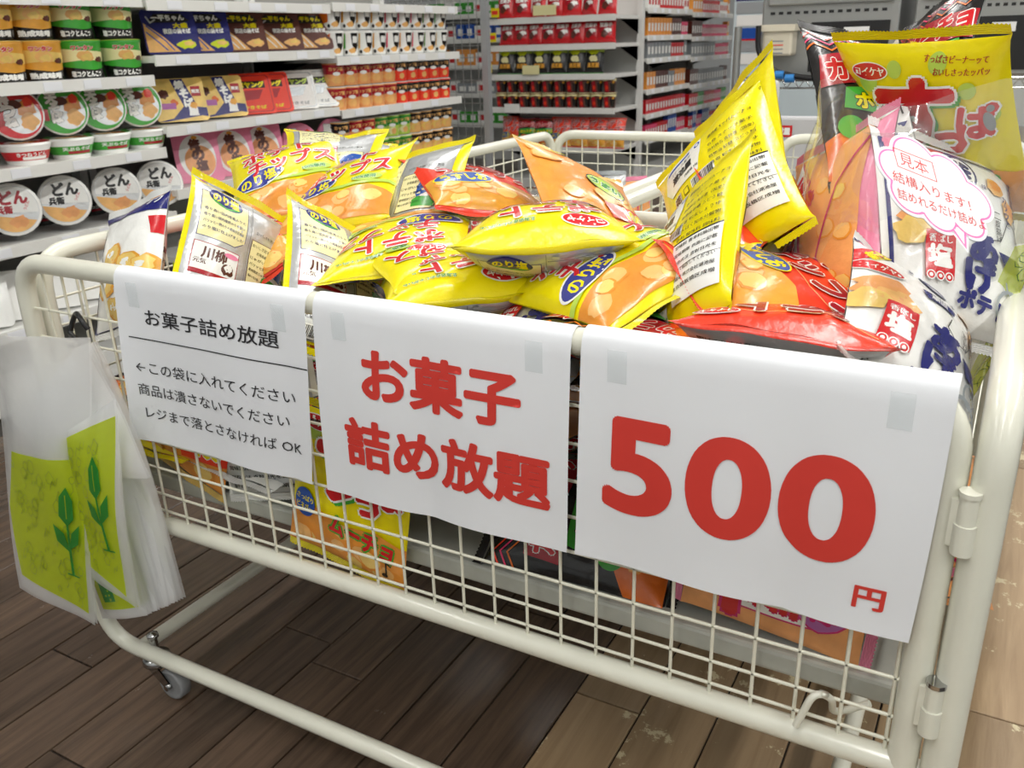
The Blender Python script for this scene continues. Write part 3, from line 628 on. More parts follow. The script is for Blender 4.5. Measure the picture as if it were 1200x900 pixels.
# hinges between the front and right panels, and the latch hook
for z in (6.15, 1.75):
    q = MB(); a = P(XR+.4, -.34, z-.62); b = P(XR+.4, -.34, z+.02); q.tube([a, b], .0085, M_FRAME, 12); q.tube([b, P(XR+.4, -.34, z+.62)], .0072, M_FRAME, 12); q.box(P(XR+.1, -.36, z-.5), P(XR+.7, -.16, z+.5), M_FRAME)
    q.tube([P(XR+.4, -.34, z+.62), P(XR+.4, -.34, z+.72)], .0085, M_CHROME if z < 3 else M_FRAME, 10); q.build('hinge', cart)
q = MB(); hx = 21.35; q.tube(fillet([P(hx+1.2, .5, .75), P(hx+.45, .45, .2), P(hx+.45, -.1, 1.1), P(hx+.1, -.4, 1.35), P(hx-.2, -.45, .3)], .35*U, 5), .0034, M_FRAME, 10); q.build('latch_hook', cart)
bpy.context.view_layer.update()
adopt(cart)
for o in cart.children:
    if o.type == 'EMPTY': pass
# ---------------------------------------------------------------- paper signs over the front rail
def sign(x0, x1, ztop, zbot, art, label, seed, dxb=0, dxr=0, curl=.5):
    rg = random.Random(seed); n = 44; m = 40; a_ = 0
    prof = []      # (y, z) in cells, over the rail then down
    R_ = RT/U+.03
    for k in range(9):
        an = math.radians(115-k*14.4); prof.append((-R_*math.cos(math.pi-an) if False else -R_*math.cos(an), ztop-R_+R_*math.sin(an)))
    prof = [(-R_*math.sin(math.radians(t)), ztop-R_+R_*math.cos(math.radians(t))) for t in range(-50, 91, 14)]
    zb0 = prof[-1][1]; k_ = 34
    for k in range(1, k_+1):
        f = k/k_; prof.append((-R_-.03-.10*math.sin(f*math.pi)-curl*max(0, f-.78)**2*14*.5, zb0-(zb0-zbot)*f))
    cum = [0]
    for i in range(1, len(prof)): cum.append(cum[-1]+math.hypot(prof[i][0]-prof[i-1][0], prof[i][1]-prof[i-1][1]))
    tot = cum[-1]; T_ = np.linspace(0, tot*U*1000, 44); S = np.linspace(0, (x1-x0)*U*1000, 36)
    G = np.zeros((len(S), len(T_), 3)); ph = rg.uniform(0, 6)
    for j, t in enumerate(T_):
        tt = tot-t/1000/U      # T runs upward from the bottom edge
        y = np.interp(tt, cum, [p[0] for p in prof]); z = np.interp(tt, cum, [p[1] for p in prof]); f = max(0, (tt-1)/(tot-1))
        for i, s in enumerate(S):
            u_ = i/(len(S)-1); wav = f*(.10*math.sin(u_*5.2+ph)+.05*math.sin(u_*11+ph*2))
            edge = f**2*(-.35*max(0, .12-u_)/.12*0.6 + .0)
            G[i, j] = [(x0+(x1-x0)*u_+dxb*f*f*(1-u_)+dxr*f*f*u_)*U, (y-abs(wav)*1.2+edge*.3)*U, (z-F0)*U]
    sf = Surf(S, T_, G); nS, nT = len(S), len(T_)
    V = [tuple(G[i, j]) for i in range(nS) for j in range(nT)]; N = [tuple(sf.N[i, j]) for i in range(nS) for j in range(nT)]; Fs = []
    for i in range(nS-1):
        for j in range(nT-1): a = i*nT+j; Fs += [(a, a+nT, a+nT+1), (a, a+nT+1, a+1)]
    root = empty('paper_sign', Matrix.Translation(P((x0+x1)/2, -.4, ztop))); bpy.context.view_layer.update()
    o = wrap([sf], [art], lambda k: {'P': M_PAPER, 'R': M_INKR, 'K': M_INKK}[k], 'sheet', (V, Fs, N, [0]*len(Fs), ['P']), root, eps=.0009, step=.00003)
    wdt = (x1-x0)*1.0
    for xx in (x0+.9, x1-.9):
        q = MB(); q.box((xx*U-.009, G[2, -14][1]-.0012, (ztop-1.1-F0)*U), (xx*U+.009, G[2, -14][1]-.0009, (ztop-.35-F0)*U), clearmat('tape', 'ffffff', .93, .4, 0, 0)); q.build('tape', root)
    adopt(root); tag(root, label, 'sign', 'paper signs taped over the front rail'); return root
def mm(x, x0): return (x-x0)*U*1000
def zz(z, zbot): return (z-zbot)*U*1000
x0, zb = .1, 3.3; A = Art()
A.text('お菓子詰め放題', mm(4.05, x0), zz(7.56, zb), 20, 'K', .009, wd=5.35*40); A.rect(mm(.55, x0), zz(6.85, zb)-.7, mm(7.75, x0), zz(6.85, zb)+.7, 'K')
A.text('←この袋に入れてください', mm(3.95, x0), zz(5.92, zb), 16, 'K', .0, wd=6.5*40); A.text('商品は潰さないでください', mm(3.8, x0), zz(5.15, zb), 16, 'K', .0, wd=6.25*40); A.text('レジまで落とさなければ OK', mm(4.1, x0), zz(4.35, zb), 16, 'K', .0, wd=6.5*40)
sign(x0, 7.72, HT+.33, zb, A, 'white paper sign with small black lettering, leftmost on the front rail', 3, -.3, -.38, .1)
x0, zb = 7.98, 3.25; A = Art()
A.text('お菓子', mm(11.9, x0), zz(7.05, zb), 55, 'R', .036, wd=4.6*40, res=4, fine=True); A.text('詰め放題', mm(11.95, x0), zz(5.02, zb), 55, 'R', .036, wd=6.1*40, res=4, fine=True)
sign(x0, 15.5, HT+.36, zb, A, 'white paper sign with red lettering in two rows, in the middle of the front rail', 5, -.1, -.1, .1)
x0, zb = 15.75, 3.3; A = Art()
for ch, xa, xb in (('5', 16.42, 18.05), ('0', 18.38, 20.18), ('0', 20.38, 22.22)): A.text(ch, mm((xa+xb)/2, x0), zz(5.95, zb), 88, 'R', .034, wd=(xb-xa)*40-8, res=10, fine=True)
A.text('円', mm(22.4, x0), zz(4.15, zb), 20, 'R', .03, wd=23, fine=True)
sign(x0, 23.3, HT+.42, zb, A, 'white paper sign with a large red price of 500 yen, beside the right corner post', 9, -.12, -.15, .1)
BG = []
def add(kind, show, px, py, Y, u, v, sv, label, **k): BG.append(bag(kind, show, px, py, Y, u, v, sv, label, seed=len(BG)+11, **k))
add('nori','back',272,318,2.3,(136,76),(35,-200),1,'silver-backed yellow snack bag standing upright behind the leftmost paper sign', W=182, T=52, bend=(-4, 4, 3))
add('nori','back',398,340,2.6,(138,90),(-20,-195),1,'silver-backed yellow snack bag with blue sky picture leaning above the middle paper sign', W=182, T=52, bend=(-4, 3, -3))
add('nori','front',322,212,9.2,(150,-45),(10,-95),1,'yellow snack bag lying on the heap right behind the upright silver-backed one', T=62, bend=(0, -6, 0))
add('nori','back',400,196,11.5,(150,34),(-8,-90),1,'yellow snack bag topmost at the back left of the heap', T=55, bend=(0, -10, 5))
add('nori','back',378,218,10.4,(130,-20),(30,-120),1,'silver-backed yellow snack bag tucked behind the topmost left bags, mostly hidden', T=50)
add('nori','front',408,228,9.0,(125,-28),(25,-85),1,'yellow snack bag with red lettering between the two upright silver-backed bags', T=58, bend=(4, 0, 6))
add('nori','back',476,250,8.8,(102,0),(8,-135),1,'silver-backed yellow snack bag standing square with its cream panel facing out', T=50, bend=(-5, 5, 0))
add('nori','front',470,288,5.8,(-165,24),(6,62),-1,'yellow snack bag with crisps picture lying under the square silver-backed bag', T=52, bend=(0, 5, 0))
add('nori','front',522,314,5.0,(-150,12),(10,50),-1,'yellow snack bag with crisps picture low in the dip left of the heap centre', T=50)
add('nori','front',636,280,5.0,(-226,22),(12,12),-1,'yellow snack bag lying flat across the middle of the heap, crimped end forward', T=80, bend=(0, 0, 5), W=205)
add('nori','front',534,338,3.6,(-192,16),(10,26),-1,'yellow snack bag lying behind the middle sign with its lettering upside down', T=76, bend=(3, 0, -5))
add('red','front',562,226,10.2,(130,14),(-10,-50),1,'red snack bag lying at the back left centre behind the yellow heap', T=55)
add('clear','front',690,238,10.2,(125,44),(-22,-95),1,'orange snack bag with green emblem standing beside the clear round tubs', T=45)
add('supa','back',868,205,9.4,(95,-50),(-50,-175),1,'yellow snack bag with dense printed table, rear one of the upright pair', T=45)
add('supa','back',845,232,7.8,(142,-104),(-72,-150),1,'yellow snack bag with white maker label, tallest one standing right of centre', T=60, bend=(-6, 0, 4))
add('supa','back',808,308,4.6,(92,-46),(-12,-150),1,'yellow snack bag with printed small text in front of the tallest yellow bag', T=50, bend=(-4, 0, 0))
add('nori','front',718,322,4.2,(105,-105),(-95,-75),1,'yellow and orange snack bag with crisps picture leaning left of the small-text bag', T=56, bend=(4, 0, 3))
add('grey','front',648,372,2.8,(120,34),(50,-140),1,'silver snack bag with red label below the flat yellow bag', T=50)
add('red','front',905,322,7.0,(80,62),(-45,-110),1,'red snack bag standing between the yellow heap and the clear carrier bag', T=48)
add('red','front',925,352,4.6,(30,105),(165,-38),1,'red snack bag with crisps picture lying sideways in front of the carrier bag', T=62, bend=(0, 4, 4))
add('black','front',830,352,5.4,(140,-60),(30,-100),1,'black snack bag half hidden behind the small-text yellow bag', T=50)
add('black','front',760,398,2.6,(170,-8),(20,-70),1,'black snack bag low against the front rail between the middle and price signs', T=50)
add('black','back',850,385,4.0,(150,10),(20,-80),1,'black snack bag lying under the red bags near the price sign', T=46)
add('age','front',1070,392,3.6,(146,86),(50,-110),1,'white snack bag with navy frame leaning in front of the clear carrier bag', T=46, bend=(-5, 0, 0), W=155, H=185)
add('black','back',1065,478,2.4,(140,34),(16,-110),1,'black snack bag with silver text panel in the right front corner', T=44)
add('age','front',1125,470,2.6,(60,50),(20,-150),1,'white snack bag tucked against the right end panel', T=40, W=150)
add('corn','front',140,308,2.4,(72,-52),(34,-160),1,'white and blue snack bag with yellow puffs at the left end', T=40, W=150, H=200)
add('orange','front',160,362,2.0,(140,-95),(-60,-100),1,'peach orange snack bag with brown lettering leaning beside the leftmost sign', T=46)
add('red','front',190,290,6.0,(110,-56),(-30,-60),1,'red snack bag low behind the peach orange bag at the left end', T=45)
add('age','front',150,420,2.8,(110,20),(20,-120),1,'white snack bag behind the front mesh beside the hanging carrier bags', T=45)
add('orange','front',130,425,2.4,(-120,-60),(-60,100),-1,'peach orange snack bag standing behind the hook of the carrier bags', T=45)
add('black','front',120,470,3.2,(120,30),(20,-110),1,'dark snack bag deep behind the mesh at the left end', T=45)
def lay(kind, show, x, y, z, yaw, tilt, roll, label, **k):
    M = Matrix.Translation(P(x, y, z)) @ Matrix.Rotation(math.radians(yaw), 4, 'Z') @ Matrix.Rotation(math.radians(tilt), 4, 'X') @ Matrix.Rotation(math.radians(roll), 4, 'Z')
    BG.append(bag(kind, show, 0, 0, 0, 0, 0, 0, label, seed=len(BG)+11, M=M, **k))
lay('red','front', 19.5, 3.4, 8.1, 186, 21, 0, 'red snack bag lying against the front rail above the price sign', T=64, bend=(0, 0, 4))
lay('black','front', 15.6, 3.1, 7.9, 172, 6, 0, 'black snack bag low against the front rail, left of the red one', T=46)
c8 = on(410, 602, 1, .5)
lay('supa','front', c8[0], .62, c8[2]+.6, 0, 88, -9, 'yellow snack bag with crisps picture wedged upright behind the front mesh', T=26, crump=.6, W=180, H=215)
lay('age','back', 4.0, 1.35, 3.7, 3, 84, 12, 'silver-backed snack bag standing behind the mesh under the leftmost sign', T=24, W=190, H=200)
lay('clear','front', 0.4, 1.3, 3.6, -4, 82, -14, 'orange snack bag standing behind the mesh beside the hanging carrier bags', T=24, W=180, H=200)
lay('black','front', 14.6, 3.0, 2.6, 8, 40, 86, 'black snack bag lying on the tray below the gap between two signs', T=42)
lay('black','front', 16.9, 4.4, 2.3, -6, 30, 96, 'black snack bag lying on the tray behind the price sign', T=42)
lay('pink','front', 20.1, 1.55, 3.5, -2, 84, 86, 'pink and orange snack bag propped on the tray behind the front mesh', T=30, bend=(0, 0, 3), W=185, H=200)
lay('pink','front', 21.9, 5.0, 3.9, 10, 62, 20, 'pink snack bag on the tray in the right front corner', T=42, W=150, H=200)
# lower layers that hold the heap up
rg = random.Random(5); kinds = ['black', 'nori', 'supa', 'red', 'age', 'orange', 'grey', 'black']; protos = {}
spots = [(x+rg.uniform(-.5, .5), 6.4+rg.uniform(-.3, .3), z, li) for li, z in enumerate((2.0, 3.7, 5.4)) for x in (-2, 2.9, 7.8, 12.7, 17.6, 21.4) if not (li == 2 and x < 9)]
spots += [(x, 10.2, 6.0, 2) for x in (-1.5, 5, 11.5, 18)]
spots += [(x, 8.4, z, 2) for x, z in ((-2.2, 7.0), (4, 6.6), (9.5, 7.2), (20.5, 5.6))]
spots += [(x, 3.5, z, li) for x, z, li in ((-1.8, 2.2, 0), (-2, 3.8, 1), (2.6, 2.1, 0), (3, 3.8, 1), (7.4, 4.8, 1), (12.5, 5.2, 2), (17, 5.4, 2))]
NM = dict(black='black', nori='yellow', supa='lime-dotted yellow', red='red', age='white', orange='peach orange', grey='silver')
for i, (x, y, z, li) in enumerate(spots):
    k = kinds[rg.randrange(len(kinds))] if y > 3 else rg.choice(['black', 'supa', 'age', 'black', 'orange'])
    M = Matrix.Translation(P(x, y, z)) @ Matrix.Rotation(rg.uniform(-.3, .3)+(math.pi if rg.random() < .5 else 0), 4, 'Z') @ Matrix.Rotation(rg.uniform(-.1, .1), 4, 'X')
    lab = '%s snack bag in %s layer of heap, %s, %s' % (NM[k], ['lowest', 'middle', 'upper'][li], ['leftmost sign', 'middle sign', 'price sign'][0 if x < 6 else 1 if x < 15 else 2] + (' left half' if (x % 7.8) < 3.9 else ' right half'), 'close to mesh' if y < 4 else 'deep inside' if y < 8 else 'at the back')
    if k in protos: o = copy_tree(protos[k]); o.matrix_world = M; tag(o, lab, 'snack bag', 'snack bags buried in the heap')
    else: o = bag(k, 'front', 0, 0, 0, 0, 0, 0, lab, T=40, seed=i+100, M=M, cell=9, group='snack bags buried in the heap'); protos[k] = o
# ---------------------------------------------------------------- the clear sample bag standing in the right of the cart
SG = 'snack bags stuffed into the clear sample bag'
bag('supa','front',1096,150,9.6,(194,-12),(-22,-215),-1,'bright yellow snack bag with big red letter, sticking out of the clear sample bag', T=52, seed=301, crump=.7, group=SG, hi_=1)
bag('age','front',1112,280,6.8,(166,22),(8,-235),1,'white snack bag with navy lettering inside the clear sample bag behind the cloud note', T=46, seed=302, crump=.6, group=SG, W=180, hi_=1)
bag('pink','front',976,272,7.0,(118,-32),(10,-235),1,'pink and orange snack bag at the left inside the clear sample bag', T=46, seed=303, crump=.7, group=SG, W=170)
bag('black','front',1030,138,10.0,(150,36),(-42,-200),1,'black and orange snack bag behind the bright yellow one in the sample bag', T=46, seed=304, group=SG, W=175)
bag('black','front',1082,95,13.2,(100,-50),(40,-190),1,'black and green snack bag rearmost in the clear sample bag, only its top showing', T=40, seed=305, group=SG, W=160)
bag('age','front',1010,188,9.2,(110,-90),(-60,-130),1,'white snack bag corner pointing left between the black and pink bags', T=36, seed=306, group=SG, W=160)
def tubefilm():
    c0 = on(1058, 300, 1, 7.4); Mx = Matrix.Translation(P(*c0)); W2, D2, H = .104, .08, .33
    S = np.linspace(0, 640, 97); T_ = np.linspace(0, 340, 49); G = np.zeros((97, 49, 3)); rg = np.random.RandomState(3); ph = rg.uniform(0, 6, 9)
    for i, s in enumerate(S):
        a = -math.pi/2 + 2*math.pi*s/640
        for j, t in enumerate(T_):
            f = t/340; k = (.55+.45*min(1, f*3.2)**.6)*(1+.06*math.sin(f*3)); k += .035*math.sin(a*9+ph[0]+3*f)+.03*math.sin(a*5+8*f+ph[1])+.02*math.sin(17*a-12*f+ph[2])+.02*math.sin(f*26+2*a)
            if f > .85: k += .05*math.sin(a*7+ph[3])*(f-.85)/.15
            ca, sa = math.cos(a), math.sin(a); q = (abs(ca)**2.6+abs(sa)**2.6)**(-1/2.6)
            G[i, j] = (W2*k*q*ca + .006*f, D2*k*q*sa + .02*f, -.17+.335*f+.012*math.sin(a*4+ph[4])*(f > .9))
    sf = Surf(S, T_, G); V = [tuple(p) for p in G.reshape(-1, 3)]; N = [tuple(p) for p in sf.N.reshape(-1, 3)]; Fs = []
    for i in range(96):
        for j in range(48): a = i*49+j; Fs.append((a, a+49, a+50, a+1))
    a = Art(); a.poly([(86,20),(150,16),(158,205),(96,200)], 'YG')
    rgg = random.Random(8)
    for k in range(13):
        cx, cy, r = rgg.uniform(100, 148), rgg.uniform(30, 190), rgg.uniform(6, 12); a.line([(cx+r*math.cos(t*.8), cy+r*math.sin(t*.8)*rgg.uniform(.6, 1.3)) for t in range(8)], .8, 'GD')
    root = empty('sample_carrier_bag', Mx)
    fm = clearmat('clear_film', 'f4f6f6', .92, .1, .25, .35, 22); ym = clearmat('lime_film', 'd3df1c', .45, .15, .3, .3, 22); gm = clearmat('green_film_line', '4b8a20', .2, .2, .2, 0)
    wrap([sf], [a], lambda k: {'C': fm, 'YG': ym, 'GD': gm}[k], 'film', (V, Fs, N, [0]*len(Fs), ['C']), root)
    tag(root, 'clear plastic sample bag packed with snack bags, standing at the right end of the cart', 'carrier bag')
tubefilm()
def cloud(a, r0, c, k=1.0):
    pts = []; lob = [(-42,12,26),(-16,32,30),(22,26,28),(46,4,26),(30,-24,24),(-6,-28,24),(-38,-18,24)]
    for i in range(120):
        t = 2*math.pi*i/120; best = 0
        for x, y, r in lob:
            r = r-r0; dx, dy = math.cos(t), math.sin(t); b = x*dx+y*dy; cc = x*x+y*y-r*r; D = b*b-cc
            if D > 0: best = max(best, b+math.sqrt(D))
        pts.append((best*math.cos(t), best*math.sin(t)))
    a.poly(pts, c, 1 if c == 'W' and r0 == 0 else None)
a = Art(); a.poly([(2,-44),(18,-66),(26,-42)], 'W'); cloud(a, 0, 'W'); a.poly([(5,-42),(17,-62),(23,-42)], 'PR'); cloud(a, 3.2, 'PR'); a.poly([(8,-42),(16,-57),(20,-42)], 'W'); cloud(a, 5.2, 'W')
for q in a.it[:]: pass
a.text('見本', -20, 26, 17, 'R', .0, -4, wd=34); a.line([(-42,38),(-42,15),(4,12),(5,36),(-42,38)], 1, 'R')
a.text('結構入ります！', -6, -2, 14, 'R', .0, -4, wd=92); a.text('詰めれるだけ詰めよ', 0, -22, 13, 'R', .0, -3, wd=104)
Mn = frame(1097, 224, 3.2, (130, 12), (-6, -105), 1, 135, 108); S = np.linspace(-75, 75, 13); T_ = np.linspace(-70, 70, 13); G = np.array([[(s/1000, t/1000, 0.0) for t in T_] for s in S])
nt_ = empty('cloud_note', Mn); wrap([Surf(S, T_, G)], [a], lambda k: {'W': M_PAPER, 'PR': mat('note_pink', 'f07ab8', .6), 'R': M_INKR}[k], 'card', ([], [], [], [], ['W']), nt_, eps=.0002, step=.00006)
nt_.scale = (.9, .9, .9); tag(nt_, 'white cloud-shaped note with pink border and red handwriting on the clear sample bag', 'note')
nb = MB(); nb.add([(x/1000, y/1000, -.0004) for x, y in a.it[1][0]], [f[::-1] for f in a.it[1][1]], M_PAPER); nb.build('card_back', nt_)
# ---------------------------------------------------------------- carrier bags hanging at the left end
MLK = clearmat('milky_film', 'ffffff', .36, .2, .3, .4, 25); MLK2 = clearmat('milky_film_thin', 'ffffff', .5, .2, .3, .4, 25); YGF = clearmat('lime_print', 'cfe010', .12, .25, .2, .3, 25); GRF = clearmat('green_print', '2c9a36', .03, .25, .2, 0); GLF = clearmat('olive_line_print', '8a9c14', .05, .3, .1, 0)
HM = {'C': MLK, 'C2': MLK2, 'YG': YGF, 'GD': GRF, 'GL': GLF}
def doodles(a, x0, y0, x1, y1, seed, big=True):
    rg = random.Random(seed); n = int((x1-x0)*(y1-y0)/420)
    for k in range(n):
        cx, cy, r = rg.uniform(x0+8, x1-8), rg.uniform(y0+8, y1-8), rg.uniform(4, 9); m = rg.randrange(3)
        if m == 0: a.line([(cx+r*math.cos(t*.9), cy+r*math.sin(t*.9)) for t in range(8)], .7, 'GL'); a.line([(cx, cy-r), (cx+2, cy-r-8), (cx-3, cy-r-13)], .7, 'GL')
        elif m == 1: a.line([(cx-r, cy), (cx, cy+r), (cx+r, cy), (cx+r*.5, cy-r), (cx-r*.6, cy-r), (cx-r, cy)], .7, 'GL')
        else: a.line([(cx-r, cy-r), (cx-r*.3, cy+r*.4), (cx+r*.4, cy-r*.3), (cx+r, cy+r)], .7, 'GL')
    if big:
        cx, cy = x1-24, (y0+y1)/2-20
        a.poly([(cx-3,cy-30),(cx+3,cy-30),(cx+2,cy+40),(cx-2,cy+40)], 'GD'); a.poly([(cx,cy),(cx-24,cy+12),(cx-28,cy+34),(cx-8,cy+24)], 'GD'); a.poly([(cx,cy+4),(cx+18,cy+14),(cx+22,cy+38),(cx+6,cy+26)], 'GD')
        a.poly([(cx,cy+34),(cx-14,cy+46),(cx-10,cy+70),(cx+2,cy+82),(cx+12,cy+66),(cx+12,cy+44)], 'GD'); a.line([(cx,cy+44),(cx,cy+72)], 1.4, 'YG'); a.line([(cx-12,cy-30),(cx+14,cy-30)], 2, 'GD')
def hang(TL, TR, BR, BL, W, H, art, label, base='C', bulge=.01, seed=1, sag=0):
    c = [np.array(P(*on(p[0], p[1], 1, p[2]))) for p in (TL, TR, BR, BL)]; ns, nt = 21, 29; S = np.linspace(0, W, ns); T_ = np.linspace(0, H, nt); G = np.zeros((ns, nt, 3)); rg = random.Random(seed); ph = [rg.uniform(0, 6) for _ in range(5)]
    n = np.cross(c[1]-c[3], c[0]-c[2]); n = n/np.linalg.norm(n)
    for i in range(ns):
        for j in range(nt):
            u, v = i/(ns-1), j/(nt-1); p = c[3]*(1-u)*(1-v)+c[2]*u*(1-v)+c[0]*(1-u)*v+c[1]*u*v
            z = bulge*math.sin(math.pi*u)*math.sin(math.pi*v)+.003*math.sin(5*u+6*v+ph[0])+.002*math.sin(13*u-4*v+ph[1])*v
            lat = sag*math.sin(math.pi*v); G[i, j] = p+n*z+(c[1]-c[0])/np.linalg.norm(c[1]-c[0])*lat
    o0 = G.mean((0, 1)); G = G-o0; sf = Surf(S, T_, G); V = [tuple(p) for p in G.reshape(-1, 3)]; N = [tuple(p) for p in sf.N.reshape(-1, 3)]; Fs = [(i*nt+j, (i+1)*nt+j, (i+1)*nt+j+1, i*nt+j+1) for i in range(ns-1) for j in range(nt-1)]
    r = empty('carrier_bag', Matrix.Translation(Vector(o0))); wrap([sf], [art], lambda k: HM[k], 'front_film', (V, Fs, N, [0]*len(Fs), [base]), r, eps=.0004)
    V2 = [tuple(Vector(p)-Vector(q)*.004) for p, q in zip(V, N)]; link('back_film', mesh('back_film', V2, [f[::-1] for f in Fs], [MLK2]), r)
    tag(r, label, 'carrier bag', 'carrier bags hanging on the cord hook'); return r
a1 = Art(); a1.poly([(18,26),(176,12),(186,205),(30,195),(6,120)], 'YG'); doodles(a1, 26, 26, 178, 196, 2)
a2 = Art(); a2.poly([(8,30),(120,6),(150,205),(20,215)], 'YG'); doodles(a2, 20, 30, 130, 200, 4)
for k in range(9):
    f = k/8
    ar = None
    if k < 3: ar = Art(); ar.poly([(10,14),(70,12),(74,150-20*k),(8,160-20*k)], 'YG'); ar.poly([(20,24),(40,24),(40,90),(20,90)], 'GD')
    hang((22+8*k, 482-9*k, -1.7+.1*k), (70+5.2*k, 440-5*k, -1.5+.1*k), (172+5.4*k, 722-2.5*k, -1.5+.1*k), (118+6.5*k, 726-3*k, -1.6+.1*k), 80, 290, ar, ('translucent folded carrier bag, front one of the fanned stack' if k == 0 else 'translucent folded carrier bag, rearmost of the fanned stack against the mesh' if k == 8 else 'translucent folded carrier bag, %s from the front of the fanned stack' % ['', 'second', 'third', 'fourth', 'fifth', 'sixth', 'seventh', 'eighth'][k]), bulge=.006, seed=k, sag=.016)
hang((12, 490, -1.9), (98, 402, -1.2), (176, 560, -1.5), (70, 560, -1.9), 180, 150, None, 'white translucent bag flap folded over the top of the fanned stack', bulge=.012, seed=30)
hang((60, 520, -2.1), (130, 470, -2.0), (160, 716, -2.0), (100, 668, -2.1), 150, 220, a2, 'lime printed carrier bag hanging behind the foremost one', bulge=.01, seed=31, base='C2')
hang((-16, 392, -2.2), (100, 398, -1.8), (110, 734, -2.3), (24, 688, -2.4), 190, 330, a1, 'foremost carrier bag with lime green print and green line drawings at the left edge', base='C2', bulge=.014, seed=32)
q = MB(); h0 = on(98, 376, 1, -.1)
q.tube([P(h0[0]+.5*math.cos(t)-.1*t*.2, -.25-.12*math.sin(t*2), h0[2]-.35+.62*math.sin(t)) for t in [k*.3 for k in range(1, 12)]]+[P(*on(97, 405, 1, -.8)), P(*on(98, 412, 1, -1.2))], .0035, M_BLACK, 8)
tag(q.build('cord_hook'), 'black rubber cord hook over the front mesh, holding the carrier bags', 'hook')
# ---------------------------------------------------------------- carts behind
def cart2(name, x0, x1, y0, y1, label, skip=()):
    r = tag(empty('display_cart', Matrix.Translation(P((x0+x1)/2, (y0+y1)/2, F0))), label, 'display cart'); rows = [1, 2.4, 3.8, 5.2, 6.6, 7.4]; bpy.context.view_layer.update()
    for k, (A_, B_) in enumerate((((x0, y0), (x0, y1)), ((x0+.3, y1+.3), (x1-.3, y1+.3)), ((x1, y0), (x1, y1)), ((x0+.3, y0-.2), (x1-.3, y0-.2)))):
        L = math.dist(A_, B_)
        if k in skip: continue
        panel(r, A_, B_, HB_, HT, 0, 0, 0, cols=[i*1.25+.8 for i in range(int((L-.8)/1.25))], rows=rows, rad=1.5)
    q = MB(); q.box(P(x0+.2, y0+.2, .3), P(x1-.2, y1-.2, .9), M_FRAME); q.build('tray', r)
    for sx in (x0, x1):
        q = MB(); q.tube(fillet([P(sx, y0, HB_), P(sx, y0, -6.5), P(sx, y1, -6.5), P(sx, y1, HB_)], 1.8*U, 6), .0118, M_FRAME, 10); q.build('base_frame', r)
        for yy in (y0+2, y1-2):
            q = MB(); q.tube([P(sx, yy-.25, F0+.65), P(sx, yy+.25, F0+.65)], .0255, M_RUB, 18); q.tube([P(sx, yy, F0+.7), P(sx, yy, -6.5)], .007, M_CHROME, 8); q.build('caster', r)
    bpy.context.view_layer.update(); adopt(r); return r
cart2('b', -6.4, 8.75, 15.6, 42.3, 'cream wire cart behind the long one, holding clear round tubs', skip=(3,))
cart2('c', 9.7, 24.6, 15.6, 43, 'cream wire cart standing behind the clear sample bag', skip=(3,))
CLR = clearmat('clear_tub', 'f2f4f4', .8, .05, .5, .1, 30)
def tub():
    r = empty('clear_tub'); q = MB(); q.lathe([(0, 0), (.05, 0), (.058, .004), (.07, .034), (.078, .036), (.08, .04), (.0785, .04)], CLR, 36); q.build('bowl', r)
    q = MB(); q.lathe([(.08, .041), (.081, .044), (.072, .045), (.066, .058), (.06, .06), (0, .061)], CLR, 36); q.build('lid', r)
    q = MB(); rg = random.Random(3); q.lathe([(0, .006), (.05, .006), (.062, .03), (.05, .036), (0, .037)], mat('baked_snack', '8a6a48', .7, vary=.4, bump=.6), 24)
    for k in range(26):
        a_, rr = rg.uniform(0, 6.28), rg.uniform(0, .052); z = .038; s_ = .007; cx, cy = rr*math.cos(a_), rr*math.sin(a_)
        q.add([(cx-s_, cy-s_, z), (cx+s_, cy-s_, z), (cx+s_, cy+s_, z), (cx-s_, cy+s_, z), (cx, cy, z+.009)], [(0,1,4),(1,2,4),(2,3,4),(3,0,4)], mat('nut_tan', 'c9a468', .6) if k % 3 else mat('nut_pale', 'e8dcb0', .6), True)
    q.build('contents', r); return r
tp = on(624, 178, 1, 27)
n_ = 4; t0 = tub(); z0 = .9; hgt = (tp[2]-z0)/n_
for k in range(n_):
    o = t0 if k == 0 else copy_tree(t0); o.location = P(tp[0]+(.06 if k % 2 else 0), 27, z0+k*1.58); tag(o, 'clear round lidded tub of baked snacks, %s of the stack' % ['lowest', 'second from the bottom', 'third from the bottom', 'topmost'][k], 'tub', 'clear round tubs stacked in the cart behind')
for i, (px, py, Y, k) in enumerate(((540, 215, 24, 'orange'), (556, 238, 22, 'red'), (700, 215, 30, 'grey'), (735, 222, 31, 'pink'), (590, 240, 20, 'red'), (680, 232, 22, 'grey'))):
    c0 = on(px, py, 1, Y); Mx = Matrix.Translation(P(c0[0], Y, max(3.6, c0[2]-1.6))) @ Matrix.Rotation(.3*i, 4, 'Z') @ Matrix.Rotation(1.15, 4, 'X')
    bag(k, 'front', 0, 0, 0, 0, 0, 0, ['peach orange bag standing by the left mesh of the cart behind', 'red bag in the left of the cart behind', 'silver wrapped snack bag right of the clear tubs', 'pink wrapped bag at the right of the clear tubs', 'red bag in front of the clear tubs', 'silver bag lying in front of the clear tubs'][i], W=150, H=190, T=40, seed=400+i, M=Mx, cell=10, group='bags in the carts behind')
